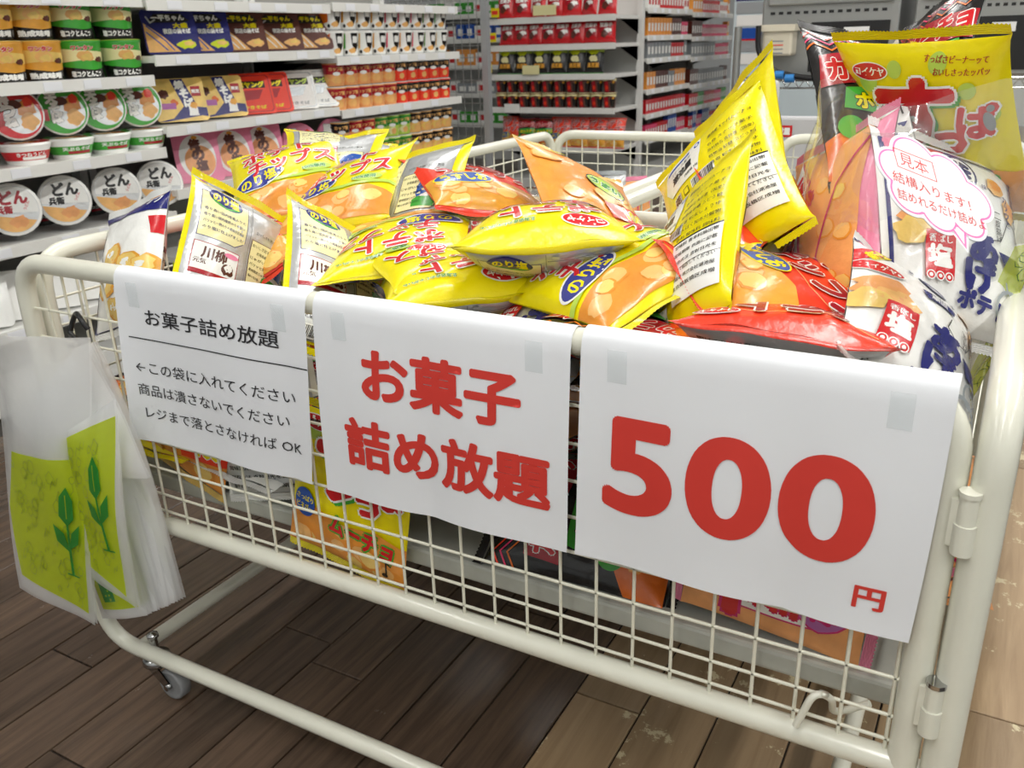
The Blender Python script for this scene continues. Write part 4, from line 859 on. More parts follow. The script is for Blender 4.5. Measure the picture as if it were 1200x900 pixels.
# rice cracker packs at the back of the right hand cart
a = Art(); a.rect(-97, -100, 97, 100, 'GS'); a.poly([(-90,90),(20,100),(60,60),(-40,50)], 'K'); 
for i, ch in enumerate('せんべい'): a.blob(-20, 40-i*42, 34, 'K', 70+i, j=.12); a.text(ch, -20, 40-i*42, 40, 'W', .08)
a.blob(50, -30, 34, 'R', 80, j=.15); a.rect(-97, -104, 97, -74, 'RD'); ART['se'] = a; KINDS['sen'] = ('se', 'rb', 'GS', 'GS', 'GS', 'GS')
for i, (px, py) in enumerate(((895, 222), (925, 218), (962, 216))):
    c0 = on(px, py, 1, 39.8); Mx = Matrix.Translation(P(c0[0], 39.8+.8*(i % 2), 3.9)) @ Matrix.Rotation(.1*(i-1), 4, 'Z') @ Matrix.Rotation(math.radians(82), 4, 'X')
    bag('sen', 'front', 0, 0, 0, 0, 0, 0, 'black and white rice cracker pack behind the sample bag, %s one of three' % ['left', 'middle', 'right'][i], W=150, H=225, T=45, seed=500+i, M=Mx, cell=10, group='rice cracker packs in the right cart behind')
# ---------------------------------------------------------------- shelving with cup noodles on the left
M_BLK = mat('shadow_gap_panel', '4c4b4a', .7)
def shelfunit(X0, X1, y0, y1, zs, label, top=24, edge=.75, ends=True):
    r = tag(empty('shelf_unit', Matrix.Translation(P((X0+X1)/2, (y0+y1)/2, F0))), label, 'shelf'); bpy.context.view_layer.update()
    q = MB(); q.box(P(X1-.4, y0, F0), P(X1, y1, top), M_SHELFB); q.build('back_panel', r)
    for yy in (y0+.36, y1-.36):
        q = MB(); q.box(P(X1+.02, yy-.35, F0), P(X1+1.2, yy+.35, top), M_SHELF); q.build('upright', r)
    q = MB(); q.box(P(X0-.1, y0+.05, F0+.05), P(X1, y1-.05, F0+2.2), M_SHELF); q.build('plinth', r)
    for z in zs:
        q = MB(); q.box(P(X0-.15, y0+.1, z-.5), P(X1+.1, y1-.1, z), M_SHELF); s = q.build('shelf', r)
        q = MB(); q.box(P(X0-.12, y0+.1, z-edge), P(X0+.08, y1-.1, z+.05), M_EDGE); q.build('price_rail', s)
        rg = random.Random(int(z*10+y0)); q = MB(); k = y0+2
        while k < y1-2: q.box(P(X0+.1, k, z-edge+.1), P(X0+.13, k+1.4, z-.05), M_PAPER); k += rg.uniform(3, 5.5)
        tag(q.build('price_tag', s), kind='stuff')
        for yy in (y0+.35, y1-.35):
            q = MB(); q.add([P(X1+.2, yy, z-.5), P(X0-3.5, yy, z-.5), P(X1+.2, yy, z-2.2)], [(0, 1, 2), (2, 1, 0)], M_SHELF); q.build('bracket', s)
    bpy.context.view_layer.update(); adopt(r)
    for ch in r.children: ch.matrix_parent_inverse = r.matrix_world.inverted()
    return r
XG = -35
BAYS = [(10, 31.8, (18.9, 13.35, 8.0, 3.0, -2.6), 'nearest bay of white shelving on the left, with big cups and bowls of noodles'), (32, 53.2, (18.7, 14.75, 9.5, 4.6, -1.0), 'middle bay of white shelving on the left, with flat square noodle packs'), (53.4, 75.6, (18.9, 14.1, 9.15, 3.6, -1.6), 'farthest bay of white shelving on the left, with rows of small cups')]
for y0, y1, zs, lb in BAYS: shelfunit(XG, XG-11.5, y0, y1, zs, lb)
def yat(px, py, X): return float(on(px, py, 0, X)[1])
def cup(name, r0, r1, h, body, art, lidc, flat=None, white='W'):
    """tapered cup; local +X is its printed front"""
    root = empty(name); seg = 24; V = []; Fs = []; N = []
    S = np.linspace(-r1*1000*1.9, r1*1000*1.9, 21); T_ = np.linspace(0, h*1000, 7); G = np.zeros((21, 7, 3))
    for i, s in enumerate(S):
        for j, t in enumerate(T_):
            f = t/(h*1000); r = r0+(r1-r0)*f; a_ = s/1000/r1; G[i, j] = (r*math.cos(a_), r*math.sin(a_), t/1000)
    sf = Surf(S, T_, G)
    for z, r in ((0, r0*.9), (0.0, r0), (h, r1), (h+.002, r1*1.04), (h+.005, r1*1.03), (h+.006, r1*.9)):
        for k in range(seg): a_ = 2*math.pi*k/seg; V.append((r*math.cos(a_), r*math.sin(a_), z)); N.append((math.cos(a_), math.sin(a_), 0.0001 if z <= h else .8))
    for i in range(5):
        for k in range(seg): Fs.append((i*seg+k, i*seg+(k+1) % seg, (i+1)*seg+(k+1) % seg, (i+1)*seg+k))
    wrap([sf], [art], film, 'cup_body', (V, Fs, N, [0]*len(Fs), [body]), root, eps=.0009)
    q = MB(); q.lathe([(r1*1.035, h+.0045), (r1*.97, h+.0075), (0, h+.0075)], film(lidc), seg)
    root2 = q.build('lid', root)
    if flat is not None:
        S = np.linspace(-r1*1000, r1*1000, 9); G = np.array([[(s/1000, t/1000, h+.0078) for t in S] for s in S]); wrap([Surf(S, S, G)], [flat], film, 'lid_print', ([], [], [], [], ['W']), root2, eps=.0002)
    return root
def place(o, first, x, y, z, rz=0, M=None, label=None, cat=None, group=None):
    c_ = o if first else copy_tree(o)
    c_.matrix_world = M if M is not None else (Matrix.Translation(P(x, y, z)) @ Matrix.Rotation(rz, 4, 'Z')); tag(c_, label, cat, group); return c_
# big yellow and green cups
def goto(c1, c2, t):
    a = Art(); w = 90; a.poly([(-w,0),(w,0),(w,30),(20,24),(-w,36)], 'K'); a.text(t, 0, 14, 15, 'W', .06, wd=100); a.poly([(-w,84),(w,70),(w,44),(0,52),(-w,44)], c2); a.blob(0, 62, 24, 'OL', 3, sq=.6); a.blob(4, 60, 16, 'CH2', 4, sq=.6); a.text('ワンタン', -6, 84, 12, 'R', .06, wd=60, out='W', outw=.05); a.blob(44, 52, 16, 'BR', 7, sq=.5); return a
gy = cup('noodle_cup', .053, .062, .098, 'CH', goto('CH', 'CH2', '熟成味噌'), 'CH2'); gg = cup('noodle_cup', .053, .062, .098, 'G', goto('G', 'CR', '塩コクとんこつ'), 'GL')
ord_ = ['first', 'second', 'third', 'fourth', 'fifth', 'sixth', 'seventh', 'eighth', 'ninth', 'tenth', 'eleventh', 'twelfth']
used = set()
def put(o, key, *a, **k):
    f = key not in used; used.add(key); return place(o, f, *a, **k)
for row in (0, 1):
    for i, px in enumerate((-45, -2, 44, 92, 140)):
        y = yat(px+(4 if row == 0 else 0), 70, XG-2)
        put(gg if i > 2 else gy, 'gg' if i > 2 else 'gy', XG-2.2, y, 13.35+row*2.72, -.35, label='%s noodle cup in the %s row on the top shelf, %s from the left' % ('green' if i > 2 else 'yellow', ['lower', 'upper'][row], ord_[i]), cat='noodle cup', group='big noodle cups on the nearest bay')
# bowls, upright with a second one standing on its rim behind
def bowlart(c):
    a = Art(); a.rect(-120, 12, 120, 36, c); a.rect(-30, 14, 50, 22, 'RD' if c != 'R' else 'W'); a.text('天ぷらそば' if c == 'G' else 'きつねうどん', 0, 28, 10, 'W', .04, wd=90); return a
def lidart(c, t, r=66):
    a = Art(); a.ell(0, 0, r, r, c, n=40); a.ell(14, -8, r*.7, r*.7, 'SV', n=32); a.blob(24, 12, r*.36, 'OR', 5); a.blob(30, -22, r*.34, 'OL', 6); a.blob(0, 26, r*.3, 'BR', 8, sq=.6); a.blob(34, 30, r*.2, 'RO', 9)
    for i, ch in enumerate(t): a.text(ch, -24+i*4, 34-i*27, 27, 'W', .08, out='K', outw=.03)
    a.rect(-50, -28, -38, 4, 'R'); return a
bw = {c: cup('noodle_bowl', .05, .068, .05, 'W', bowlart(c), 'W', lidart(c, t)) for c, t in (('G', '天そば'), ('R', 'きつね'))}
def dnart(c):
    a = Art(); r = 64; a.ell(0, 0, r, r, 'SV', n=40); a.poly([(r*math.cos(t)*.97, r*math.sin(t)*.97) for t in [-.2+k*.17 for k in range(21)]], 'W'); a.poly([(r*math.cos(t)*.97, r*math.sin(t)*.97) for t in [3.3+k*.15 for k in range(17)]], 'OL')
    a.text('どん', 6, 32, 34, c, .06, wd=66); a.text('兵衛', -22, 0, 20, c, .06, wd=40); a.blob(10, -34, 24, 'PE', 4, sq=.7); a.text('うどん', 34, 8, 8, 'R', .04, 60); return a
dn = {c: cup('noodle_bowl', .052, .07, .06, 'K', bowlart('K'), 'W', dnart(c)) for c in ('K', 'RD')}
def facing(x, y, z, tilt=78, yaw=-.5): return Matrix.Translation(P(x, y, z)) @ Matrix.Rotation(yaw, 4, 'Z') @ Matrix.Rotation(math.radians(tilt), 4, 'Y') @ Matrix.Rotation(math.pi/2, 4, 'Z')
for i, px in enumerate((-52, -6, 28, 82, 128, 171)):
    c = 'R' if i < 3 else 'G'
    if i == 1: continue
    y = yat(px, 160, XG-1.8); put(bw[c], 'bw'+c, XG-2.0, y, 8.0, -.3, label='%s noodle bowl standing upright on the second shelf, %s' % ('red' if c == 'R' else 'green', ord_[i]+' from the left'), cat='noodle bowl', group='noodle bowls on the nearest bay')
    y = yat(px-3, 132, XG-2.6); put(bw[c], 'bw'+c, 0, 0, 0, M=facing(XG-3.4, y, 8.0+1.45+1.55), label='%s noodle bowl showing its lid above the upright one, %s from the left' % ('red' if c == 'R' else 'green', ord_[i]), cat='noodle bowl', group='noodle bowls on the nearest bay')
for i, px in enumerate((-40, 18, 80, 142, 193)):
    c = 'RD' if i < 2 else 'K'; y = yat(px, 228, XG-1.8)
    put(dn[c], 'dn'+c, 0, 0, 0, M=facing(XG-2.6, y, 3.0+1.85), label='%s-lettered round noodle bowl facing out on the third shelf, %s from the left' % ('red' if c == 'RD' else 'black', ord_[i]), cat='noodle bowl', group='noodle bowls on the nearest bay')
    put(dn['K'], 'dnK', XG-6.2, y, 3.0, 0, label='dark noodle bowl stored behind the facing one, %s from the left on the third shelf' % ord_[i], cat='noodle bowl', group='noodle bowls on the nearest bay')
# flat packs that lean back
def pack(w_, h_, t_, cbody, art, name='noodle_pack', r=14):
    root = empty(name); V = []; n = 5; out = []
    for sx, sy, a0 in ((1, 1, 0), (-1, 1, 90), (-1, -1, 180), (1, -1, 270)):
        for k in range(n): a_ = math.radians(a0+90*k/(n-1)); out.append((sx*(w_/2-r)+r*math.cos(a_), sy*(h_/2-r)+r*math.sin(a_)))
    m = len(out); Fs = []
    for z, s in ((-t_, .86), (-3, .96), (-2, 1.0), (0, 1.0)):
        for x, y in out: V.append((x*s/1000, y*s/1000, z/1000))
    for i in range(3):
        for k in range(m): Fs.append((i*m+k, i*m+(k+1) % m, (i+1)*m+(k+1) % m, (i+1)*m+k))
    Fs.append(tuple(range(3*m, 4*m))); Fs.append(tuple(range(m))[::-1]); N = None
    S = np.linspace(-w_/2, w_/2, 9); T_ = np.linspace(-h_/2, h_/2, 9); G = np.array([[(s/1000, t/1000, 0) for t in T_] for s in S])
    b = MB(); b.add(V, Fs, film(cbody)); b.build('tray', root); wrap([Surf(S, T_, G)], [art], film, 'lid_film', ([], [], [], [], ['W']), root, eps=.0006); return root
def rr(a, w_, h_, c, k=1.0): a.poly([(-w_/2*k, -h_/2*k+8), (-w_/2*k+8, -h_/2*k), (w_/2*k-8, -h_/2*k), (w_/2*k, -h_/2*k+8), (w_/2*k, h_/2*k-8), (w_/2*k-8, h_/2*k), (-w_/2*k+8, h_/2*k), (-w_/2*k, h_/2*k-8)], c)
def ichi(c, c2):
    a = Art(); rr(a, 165, 145, c); a.poly([(-60,40),(-40,60),(40,60),(66,36),(50,30),(-50,30)], 'K'); a.text('一平ちゃん', 0, 46, 18, 'W' if c == 'NV' else 'Y', .06, 0, wd=100); a.text('大盛', 34, 20, 16, 'Y', .06, wd=44); a.text('夜店の焼そば', 20, 2, 16, 'W', .06, wd=84)
    a.poly([(-78,30),(-30,-10),(20,-66),(-78,-66)], 'OL'); a.line([(-70,20),(-20,-30),(0,-60)], 4, c2); a.line([(-74,0),(-40,-36),(-20,-60)], 4, c2); a.blob(44, -42, 30, 'YG' if c == 'NV' else 'OL', 4, sq=.5); a.blob(48, -40, 16, 'CH2', 5, sq=.5); a.line([(-66,50),(-56,30),(-40,40)], 5, 'SV'); return a
def yaki():
    a = Art(); rr(a, 165, 145, 'CH2'); a.poly([(-80,-70),(-50,-70),(60,-56),(80,-60),(80,-30),(10,-20),(-30,-60)], 'NV'); a.poly([(-20,70),(20,70),(60,-50),(20,-60)], 'NV')
    for i, ch in enumerate('焼そば屋'): a.text(ch, 6+i*10, 50-i*30, 27, 'W', .07)
    a.rect(40, 10, 70, 44, 'RD'); a.text('限定', 55, 27, 12, 'W', .05); a.blob(-50, 20, 16, 'BR', 5); a.blob(-20, -10, 12, 'OD', 6); a.blob(40, -20, 12, 'CH', 7); a.rect(-60, -30, -16, -10, 'PU'); return a
def peyo(c):
    a = Art(); rr(a, 150, 150, c); rr(a, 150, 150, 'RD' if c == 'RO' else 'GS', .9); rr(a, 150, 150, c, .86); a.rect(-50, 20, 50, 46, 'K'); a.text('ペヤング', 0, 33, 20, 'Y' if c == 'RO' else 'GL', .08, wd=94); a.poly([(-40,10),(40,14),(20,-20),(-30,-24)], 'RD' if c == 'RO' else 'GS'); a.text('やきそば', 0, -50, 12, 'Y' if c == 'RO' else 'GY', .04, wd=80); a.ell(-50, 60, 10, 5, 'W'); return a
def ore():
    a = Art(); rr(a, 150, 190, 'PK'); a.ell(0, -10, 60, 76, 'W', n=36); a.ell(6, -24, 50, 54, 'PE', n=30); a.ell(0, 56, 10, 7, 'CH')
    for i, ch in enumerate('俺の塩'): a.text(ch, i*7-4, 34-i*36, 34, 'BR', .07)
    return a
pk = dict(navy=pack(165, 145, 45, 'NV', ichi('NV', 'BL')), brown=pack(165, 145, 45, 'BR', ichi('BR', 'W')), yaki=pack(165, 145, 45, 'NV', yaki()), red=pack(150, 150, 45, 'RO', peyo('RO')), white=pack(150, 150, 45, 'W', peyo('W')), pink=pack(150, 190, 50, 'PK', ore()))
COLN = dict(navy='navy and yellow', brown='brown and gold', yaki='yellow and violet', red='red', white='white', pink='pink')
def packs(lst, py, z, hh, tilt, lab):
    cnt = {}
    for px, kd in lst:
        y = yat(px, py, XG-1.8); cnt[kd] = cnt.get(kd, 0)+1
        M = Matrix.Translation(P(XG-2.2, y, z+hh)) @ Matrix.Rotation(-.55, 4, 'Z') @ Matrix.Rotation(math.radians(tilt), 4, 'Y') @ Matrix.Rotation(math.pi/2, 4, 'Z')
        put(pk[kd], 'pk'+kd, 0, 0, 0, M=M, label='%s flat noodle pack, %s, %s of its colour' % (COLN[kd], lab, ord_[cnt[kd]-1]), cat='noodle pack', group='flat noodle packs on the middle bay')
packs([(203, 'navy'), (243, 'navy'), (286, 'brown'), (330, 'brown'), (366, 'brown')], 32, 14.75, 1.75, 66, 'top shelf of middle bay')
packs([(214, 'yaki'), (262, 'yaki'), (300, 'red'), (321, 'red'), (352, 'white'), (376, 'white')], 112, 9.5, 1.8, 66, 'second shelf of middle bay')
packs([(234, 'pink'), (276, 'pink'), (312, 'pink')], 175, 4.6, 2.25, 70, 'third shelf of middle bay')
pr = cup('noodle_bowl', .05, .068, .05, 'PK', bowlart('PK'), 'PK', lidart('PK', '豚骨'))
for i, px in enumerate((352, 392)):
    y = yat(px, 150, XG-1.8); put(pr, 'pr', 0, 0, 0, M=facing(XG-2.6, y, 4.6+1.8), label='pink noodle bowl facing out beside the pink packs, %s' % ['left one', 'right one'][i], cat='noodle bowl', group='noodle bowls on the middle bay')
packs_b = [(10, 'white'), (-40, 'white')]
pk['yw'] = pack(165, 145, 45, 'W', (lambda a: (rr(a, 165, 145, 'W'), a.rect(-70, 10, -20, 50, 'OD'), a.rect(-10, 10, 70, 50, 'K'), a.text('やきそば', 30, 30, 24, 'Y', .08, wd=70), a.text('大盛', -45, 30, 20, 'W', .06), a.ell(0, -30, 50, 20, 'PK'), a.text('二人前', 0, -30, 14, 'W', .05))[0] and a)(Art())); COLN['yw'] = 'white yellow-lettered'
for i, (px, py) in enumerate(((-30, 340), (14, 338), (62, 330), (100, 318), (128, 312))):
    y = yat(px, py, XG-2.2); M = Matrix.Translation(P(XG-2.4, y, -2.6+1.75)) @ Matrix.Rotation(-.55, 4, 'Z') @ Matrix.Rotation(math.radians(64), 4, 'Y') @ Matrix.Rotation(math.pi/2, 4, 'Z')
    put(pk['yw'], 'pkyw', 0, 0, 0, M=M, label='white noodle tray with yellow lettering on the low shelf, %s from the left' % ord_[i], cat='noodle pack', group='noodle trays on the low shelf')
# small cups in rows
def cupn(c):
    a = Art(); a.poly([(-70,60),(-20,86),(-26,30),(-70,20)], c); a.poly([(0,86),(34,86),(40,40),(24,16),(6,40)], 'K'); a.text('麺', 20, 62, 24, 'W', .06); a.blob(8, 22, 18, 'OL', 4, sq=.6); a.ell(-24, 16, 7, 7, 'K'); a.rect(-70, 0, 70, 4, 'GS'); a.poly([(50,86),(70,86),(70,20),(52,30)], c); return a
def cupb(c, dark='BR'):
    a = Art(); a.rect(-72, 44, 72, 80, dark); a.text('カップ麺', 0, 64, 14, 'OL', .05, wd=60); a.ell(0, 46, 16, 7, 'W'); a.blob(0, 24, 22, c, 4, sq=.7); a.blob(6, 20, 13, 'OL', 5); a.blob(-50, 24, 18, c, 6, sq=.7); a.blob(52, 24, 18, c, 7, sq=.7); return a
cps = {c: cup('noodle_cup', .035, .046, .088, 'W', cupn(c), 'W') for c in ('OD', 'CH', 'PR', 'G', 'OL')}
seq = ['OD', 'CH', 'OL', 'CH', 'PR', 'PR', 'PR', 'G', 'G']; CN = dict(OD='orange', CH='yellow', PR='red', G='green', OL='tan')
for row in (0, 1):
    for i in range(9):
        c = seq[i] if row else ['OD', 'G', 'OL', 'CH', 'PR', 'CH', 'PR', 'G', 'OL'][i]; y = 54.9+i*2.32
        put(cps[c], 'cp'+c, XG-1.5, y, 14.1+row*2.42, -.6, label='white cup with %s swoosh, %s row of top shelf, %s from the near end' % (CN[c], ['lower', 'upper'][row], ord_[i]), cat='noodle cup', group='small cups on the farthest bay')
cb_ = {k: cup('noodle_cup', .037, .043, .08, b, cupb(c, d_), 'W') for k, (b, c, d_) in dict(brown=('PE', 'OL', 'RD'), red=('RO', 'RO', 'K'), tan=('OL', 'CH2', 'K'), green=('GL', 'CR', 'GD')).items()}
for z, h2, kinds_, sh in ((9.15, 2.26, [['brown']*5+['red']*5, ['brown']*5+['red']*5], 'second'), (3.6, 2.26, [['tan', 'brown', 'brown', 'green', 'green', 'green', 'tan', 'tan', 'tan', 'tan']]*2, 'third')):
    for row in (0, 1):
        for i in range(10):
            k = kinds_[row][i]; y = 54.6+i*2.12; put(cb_[k], 'cb'+k, XG-1.5, y, z+row*h2, -.6, label='%s noodle cup, %s row of %s shelf, farthest bay, %s from the near end' % (k, ['lower', 'upper'][row], sh, ord_[i]), cat='noodle cup', group='small cups on the farthest bay')
# wire end screen and post of the left shelving
r = tag(empty('wire_screen', Matrix.Translation(P(-38, 77, F0))), 'grey post with dark wire grid closing the end of the left shelving', 'screen'); bpy.context.view_layer.update()
q = MB(); q.box(P(-33.2, 77.6, F0), P(-32.4, 78.4, 26), mat('grey_post', '9b9d9f', .4, .3)); q.build('post', r)
q = MB()
for k in range(12): q.tube([P(-46+k*1.1, 78, F0), P(-46+k*1.1, 78, 24)], .002, M_STEEL, 5)
for k in range(24): q.tube([P(-46, 78, F0+1+k*1.3), P(-33, 78, F0+1+k*1.3)], .002, M_STEEL, 5)
tag(q.build('wire_grid', r), kind='stuff'); adopt(r)
# ---------------------------------------------------------------- end-of-aisle display and the rack along its side
YE = 115
def endcap(x0, x1, y0, y1, zs, label, top=26, side=True):
    r = tag(empty('shelf_unit', Matrix.Translation(P((x0+x1)/2, y0, F0))), label, 'shelf'); bpy.context.view_layer.update()
    q = MB(); q.box(P(x0, y1-.5, F0), P(x1, y1, top), M_SHELF); q.build('back_panel', r)
    for xx in (x0, x1):
        q = MB(); q.box(P(xx-.45, y1-1.6, F0), P(xx+.45, y1-.5, top), M_SHELF); q.build('upright', r)
    q = MB(); q.box(P(x0, y0, F0+.05), P(x1, y1, F0+2), M_SHELF); q.build('plinth', r)
    for z in zs:
        q = MB(); q.box(P(x0+.1, y0, z-.55), P(x1-.1, y1-.4, z), M_SHELF); s = q.build('shelf', r)
        q = MB(); q.box(P(x0+.1, y0-.15, z-.8), P(x1-.1, y0+.05, z+.1), M_EDGE); q.build('price_rail', s)
        for xx in (x0+.2, x1-.2):
            q = MB(); V = [P(xx, y1-.6, z-.5), P(xx, y0+1.5, z-.5), P(xx, y1-.6, z-3)]; q.add(V, [(0, 1, 2), (2, 1, 0)], M_SHELF); q.build('bracket', s)
    adopt(r); return r
ZE = (18.4, 14.4, 10.0, 4.9, -1.2)
endcap(-54, -31.8, YE, YE+11, ZE, 'white end-of-aisle shelf with red and black snacks at the far side')
def lowpouch(name, kd, W, H, T, seed):
    f, b, cf, cb, cs, fin = KINDS[kd]; return make_pouch(name, W, H, T, seed, ART[f] if f else None, None, cf, cb, cs, crump=.6, cell=15, fin=False, seal=8)
a = Art(); a.blob(0, 10, 44, 'RD', 3); a.blob(10, 0, 24, 'W', 5, sq=.6); a.blob(-10, -20, 22, 'BR', 6); a.text('豆菓子', 0, 34, 24, 'W', .06, wd=80); ART['mini'] = a; KINDS['mini'] = ('mini', None, 'R', 'R', 'R', 'R')
a = Art(); a.rect(-70, 36, 70, 84, 'GL'); a.blob(0, 40, 34, 'YG', 4, sq=.6); a.blob(0, -4, 30, 'CR', 3, sq=.7); a.text('黒豆茶', 0, -44, 26, 'CH', .06, wd=80); ART['blk'] = a; KINDS['blk'] = ('blk', None, 'K', 'K', 'G', 'K')
pm = lowpouch('snack_pouch', 'mini', 125, 150, 45, 601); pbk = lowpouch('snack_pouch', 'blk', 130, 185, 50, 602)
SY = Matrix.Rotation(math.radians(78), 4, 'X')
for sh, z, n, x0, dx in (('top', 18.4, 7, -51.5, 2.95), ('second', 14.4, 8, -51.2, 2.45)):
    for i in range(n):
        M = Matrix.Translation(P(x0+i*dx, YE+1.4, z+1.75)) @ Matrix.Rotation(.3*math.sin(i*2.1), 4, 'Z') @ SY
        put(pm, 'pm', 0, 0, 0, M=M, label='red snack pouch on the %s shelf of the far end display, %s from the left' % (sh, ord_[i]), cat='snack pouch', group='red pouches on the far end display')
for i in range(6):
    M = Matrix.Translation(P(-51.6+i*3.15, YE+1.3, 10.0+2.25)) @ SY; put(pbk, 'pbk', 0, 0, 0, M=M, label='black pouch with green top on the far end display, %s from the left' % ord_[i], cat='snack pouch', group='black pouches on the far end display')
a = Art(); a.poly([(-60,84),(60,84),(60,66),(0,76),(-60,62)], 'CR'); a.poly([(-66,60),(-8,70),(0,6),(-66,6)], 'RD'); a.poly([(6,60),(50,60),(50,8),(14,8)], 'K'); a.blob(-20, 30, 14, 'RO', 5); a.blob(30, 62, 8, 'CH', 5)
rc = cup('drink_cup', .033, .042, .085, 'BR', a, 'CR')
for row in (0, 1):
    for i in range(10): put(rc, 'rc', 0, 0, 0, M=Matrix.Translation(P(-52.6+i*2.15, YE+1.2, 4.9+row*2.34)) @ Matrix.Rotation(-math.pi/2+.2, 4, 'Z'), label='dark red cup, %s row on the far end display, %s from the left' % (['lower', 'upper'][row], ord_[i]), cat='cup', group='dark red cups on the far end display')
pr2 = [lowpouch('snack_bag', k, 150, 190, 50, 610+i) for i, k in enumerate(('red', 'black', 'red'))]
for i in range(7):
    k = (0, 1, 1, 2, 0, 2, 0)[i]; M = Matrix.Translation(P(-51+i*3.1, YE+1.3, -1.2+2.3)) @ Matrix.Rotation(.15*math.sin(i), 4, 'Z') @ SY
    put(pr2[k], 'p2%d' % k, 0, 0, 0, M=M, label='%s crisp bag on the low shelf of the far end display, %s from the left' % (('red', 'dark', 'scarlet')[k], ord_[i]), cat='snack bag', group='crisp bags on the far end display')
cards = [(638, 12, 30, 11, 'CR'), (622, 82, 22, 10, 'CR'), (600, 127, 20, 10, 'W')]
for i, (px, py, w_, h_, c) in enumerate(cards):
    p = on(px, py, 1, YE-.5); k = depth(p)/FPX; q = MB(); q.box(P(p[0]-w_/2*k*1.0, YE-.55, p[2]-h_/2*k), P(p[0]+w_/2*k, YE-.45, p[2]+h_/2*k), film(c)); b = q.build('price_card'); tag(b, '%s price card clipped to the far end display, %s' % ({'CR': 'cream', 'W': 'white'}[c], ['highest', 'in front of the black pouches', 'in front of the cups'][i]), 'price card')
for i, (px, py) in enumerate(((580, 15), (577, 44), (572, 80))):
    p = on(px, py, 1, YE-.8); q = MB(); q.box(P(p[0]-.7, YE-.85, p[2]-.7), P(p[0]+.7, YE-.75, p[2]+.7), film('Y')); q.box(P(p[0]-.55, YE-.87, p[2]-.3), P(p[0]+.55, YE-.85, p[2]+.3), film('RO')); tag(q.build('shelf_flag'), 'yellow and red offer flag on the left edge of the far end display, %s' % ['highest', 'middle', 'lowest'][i], 'price flag')
# rack running back along the aisle
XS = -31.2; YS0, YS1 = YE+11.6, YE+95
ZS = [float(on(742, y, 0, XS)[2]) for y in (8, 42, 70, 108, 138, 168)]
for bi, (y0, y1) in enumerate(((YS0, YS0+22), (YS0+22.4, YS0+48))):
    shelfunit(XS, XS-9, y0, y1, [z-(.4*bi) for z in ZS], ['white shelving with small sweets facing the aisle beside the far end display', 'white shelving farther down the same aisle'][bi], edge=.8)
a = Art(); a.rect(-40, -20, 40, 20, 'W'); a.text('ガム', 0, 0, 26, 'R', .06)
PRT = []
for k, (c, w_, h_) in enumerate((('R', 1.2, 1.5), ('PR', 1.0, 1.2), ('GY', 1.5, 1.2), ('OR', 1.3, 1.8), ('G', 1.1, 1.3), ('BL', 1.0, 1.6), ('W', 1.2, 1.4), ('BR', 1.1, 1.5))):
    q = MB(); q.box((-.02, -w_*U/2, 0), (.02, w_*U/2, h_*U), film(c)); q.box((.0203, -w_*U*.3, h_*U*.25), (.021, w_*U*.3, h_*U*.7), film('W' if c != 'W' else 'R')); PRT.append((q.build('sweet_box'), ['red', 'pink', 'grey', 'orange', 'green', 'blue', 'white', 'brown'][k], w_))
used2 = set(); rg = random.Random(12)
for bi, (y0, y1) in enumerate(((YS0, YS0+22), (YS0+22.4, YS0+48))):
    for zi, z in enumerate(ZS):
        y = y0+1; run = 0; k = rg.randrange(8); n = 0
        while y < y1-1.5:
            if run <= 0: k = {0: (0, 6, 3), 1: (1, 7, 3), 2: (2, 1, 0), 3: (7, 2, 3), 4: (4, 1, 0), 5: (5, 1, 0)}[zi][rg.randrange(3)]; run = rg.randint(2, 5)
            o, cn, w_ = PRT[k]; f = k not in used2; used2.add(k)
            c_ = o if f else o.copy()
            if not f: COL.objects.link(c_)
            c_.location = P(XS-.9, y+w_/2, z-(.4*bi)); c_.scale = (1, 1, 1.5+.3*(k % 3)); n += 1
            tag(c_, '%s sweet box on the %s shelf of the %s sweets rack' % (cn, ['top', 'second', 'third', 'fourth', 'fifth', 'sixth'][zi], ['nearer', 'farther'][bi]), 'sweet box', 'sweet boxes on the aisle rack'); y += w_+.15; run -= 1
# shelves far behind, between the two aisles
endcap(-92, -70, 150, 160, (20.5, 15.8, 10.6, 5, -1), 'far white shelf of green and blue goods seen past the wire screen')
for zi, z in enumerate((20.5, 15.8, 10.6, 5, -1)):
    for i in range(9):
        o, cn, w_ = PRT[(4, 5, 3, 2, 4)[zi] if i % 3 else 6]; c_ = o.copy(); COL.objects.link(c_); c_.location = P(-91+i*2.3, 151, z); c_.rotation_euler = (0, 0, -math.pi/2); c_.scale = (1, 1.8, 1.8)
        tag(c_, '%s box on the %s shelf of the farthest unit, %s from the left' % (cn, ['top', 'second', 'third', 'fourth', 'fifth'][zi], ord_[i]), 'goods box', 'boxes on the farthest unit')
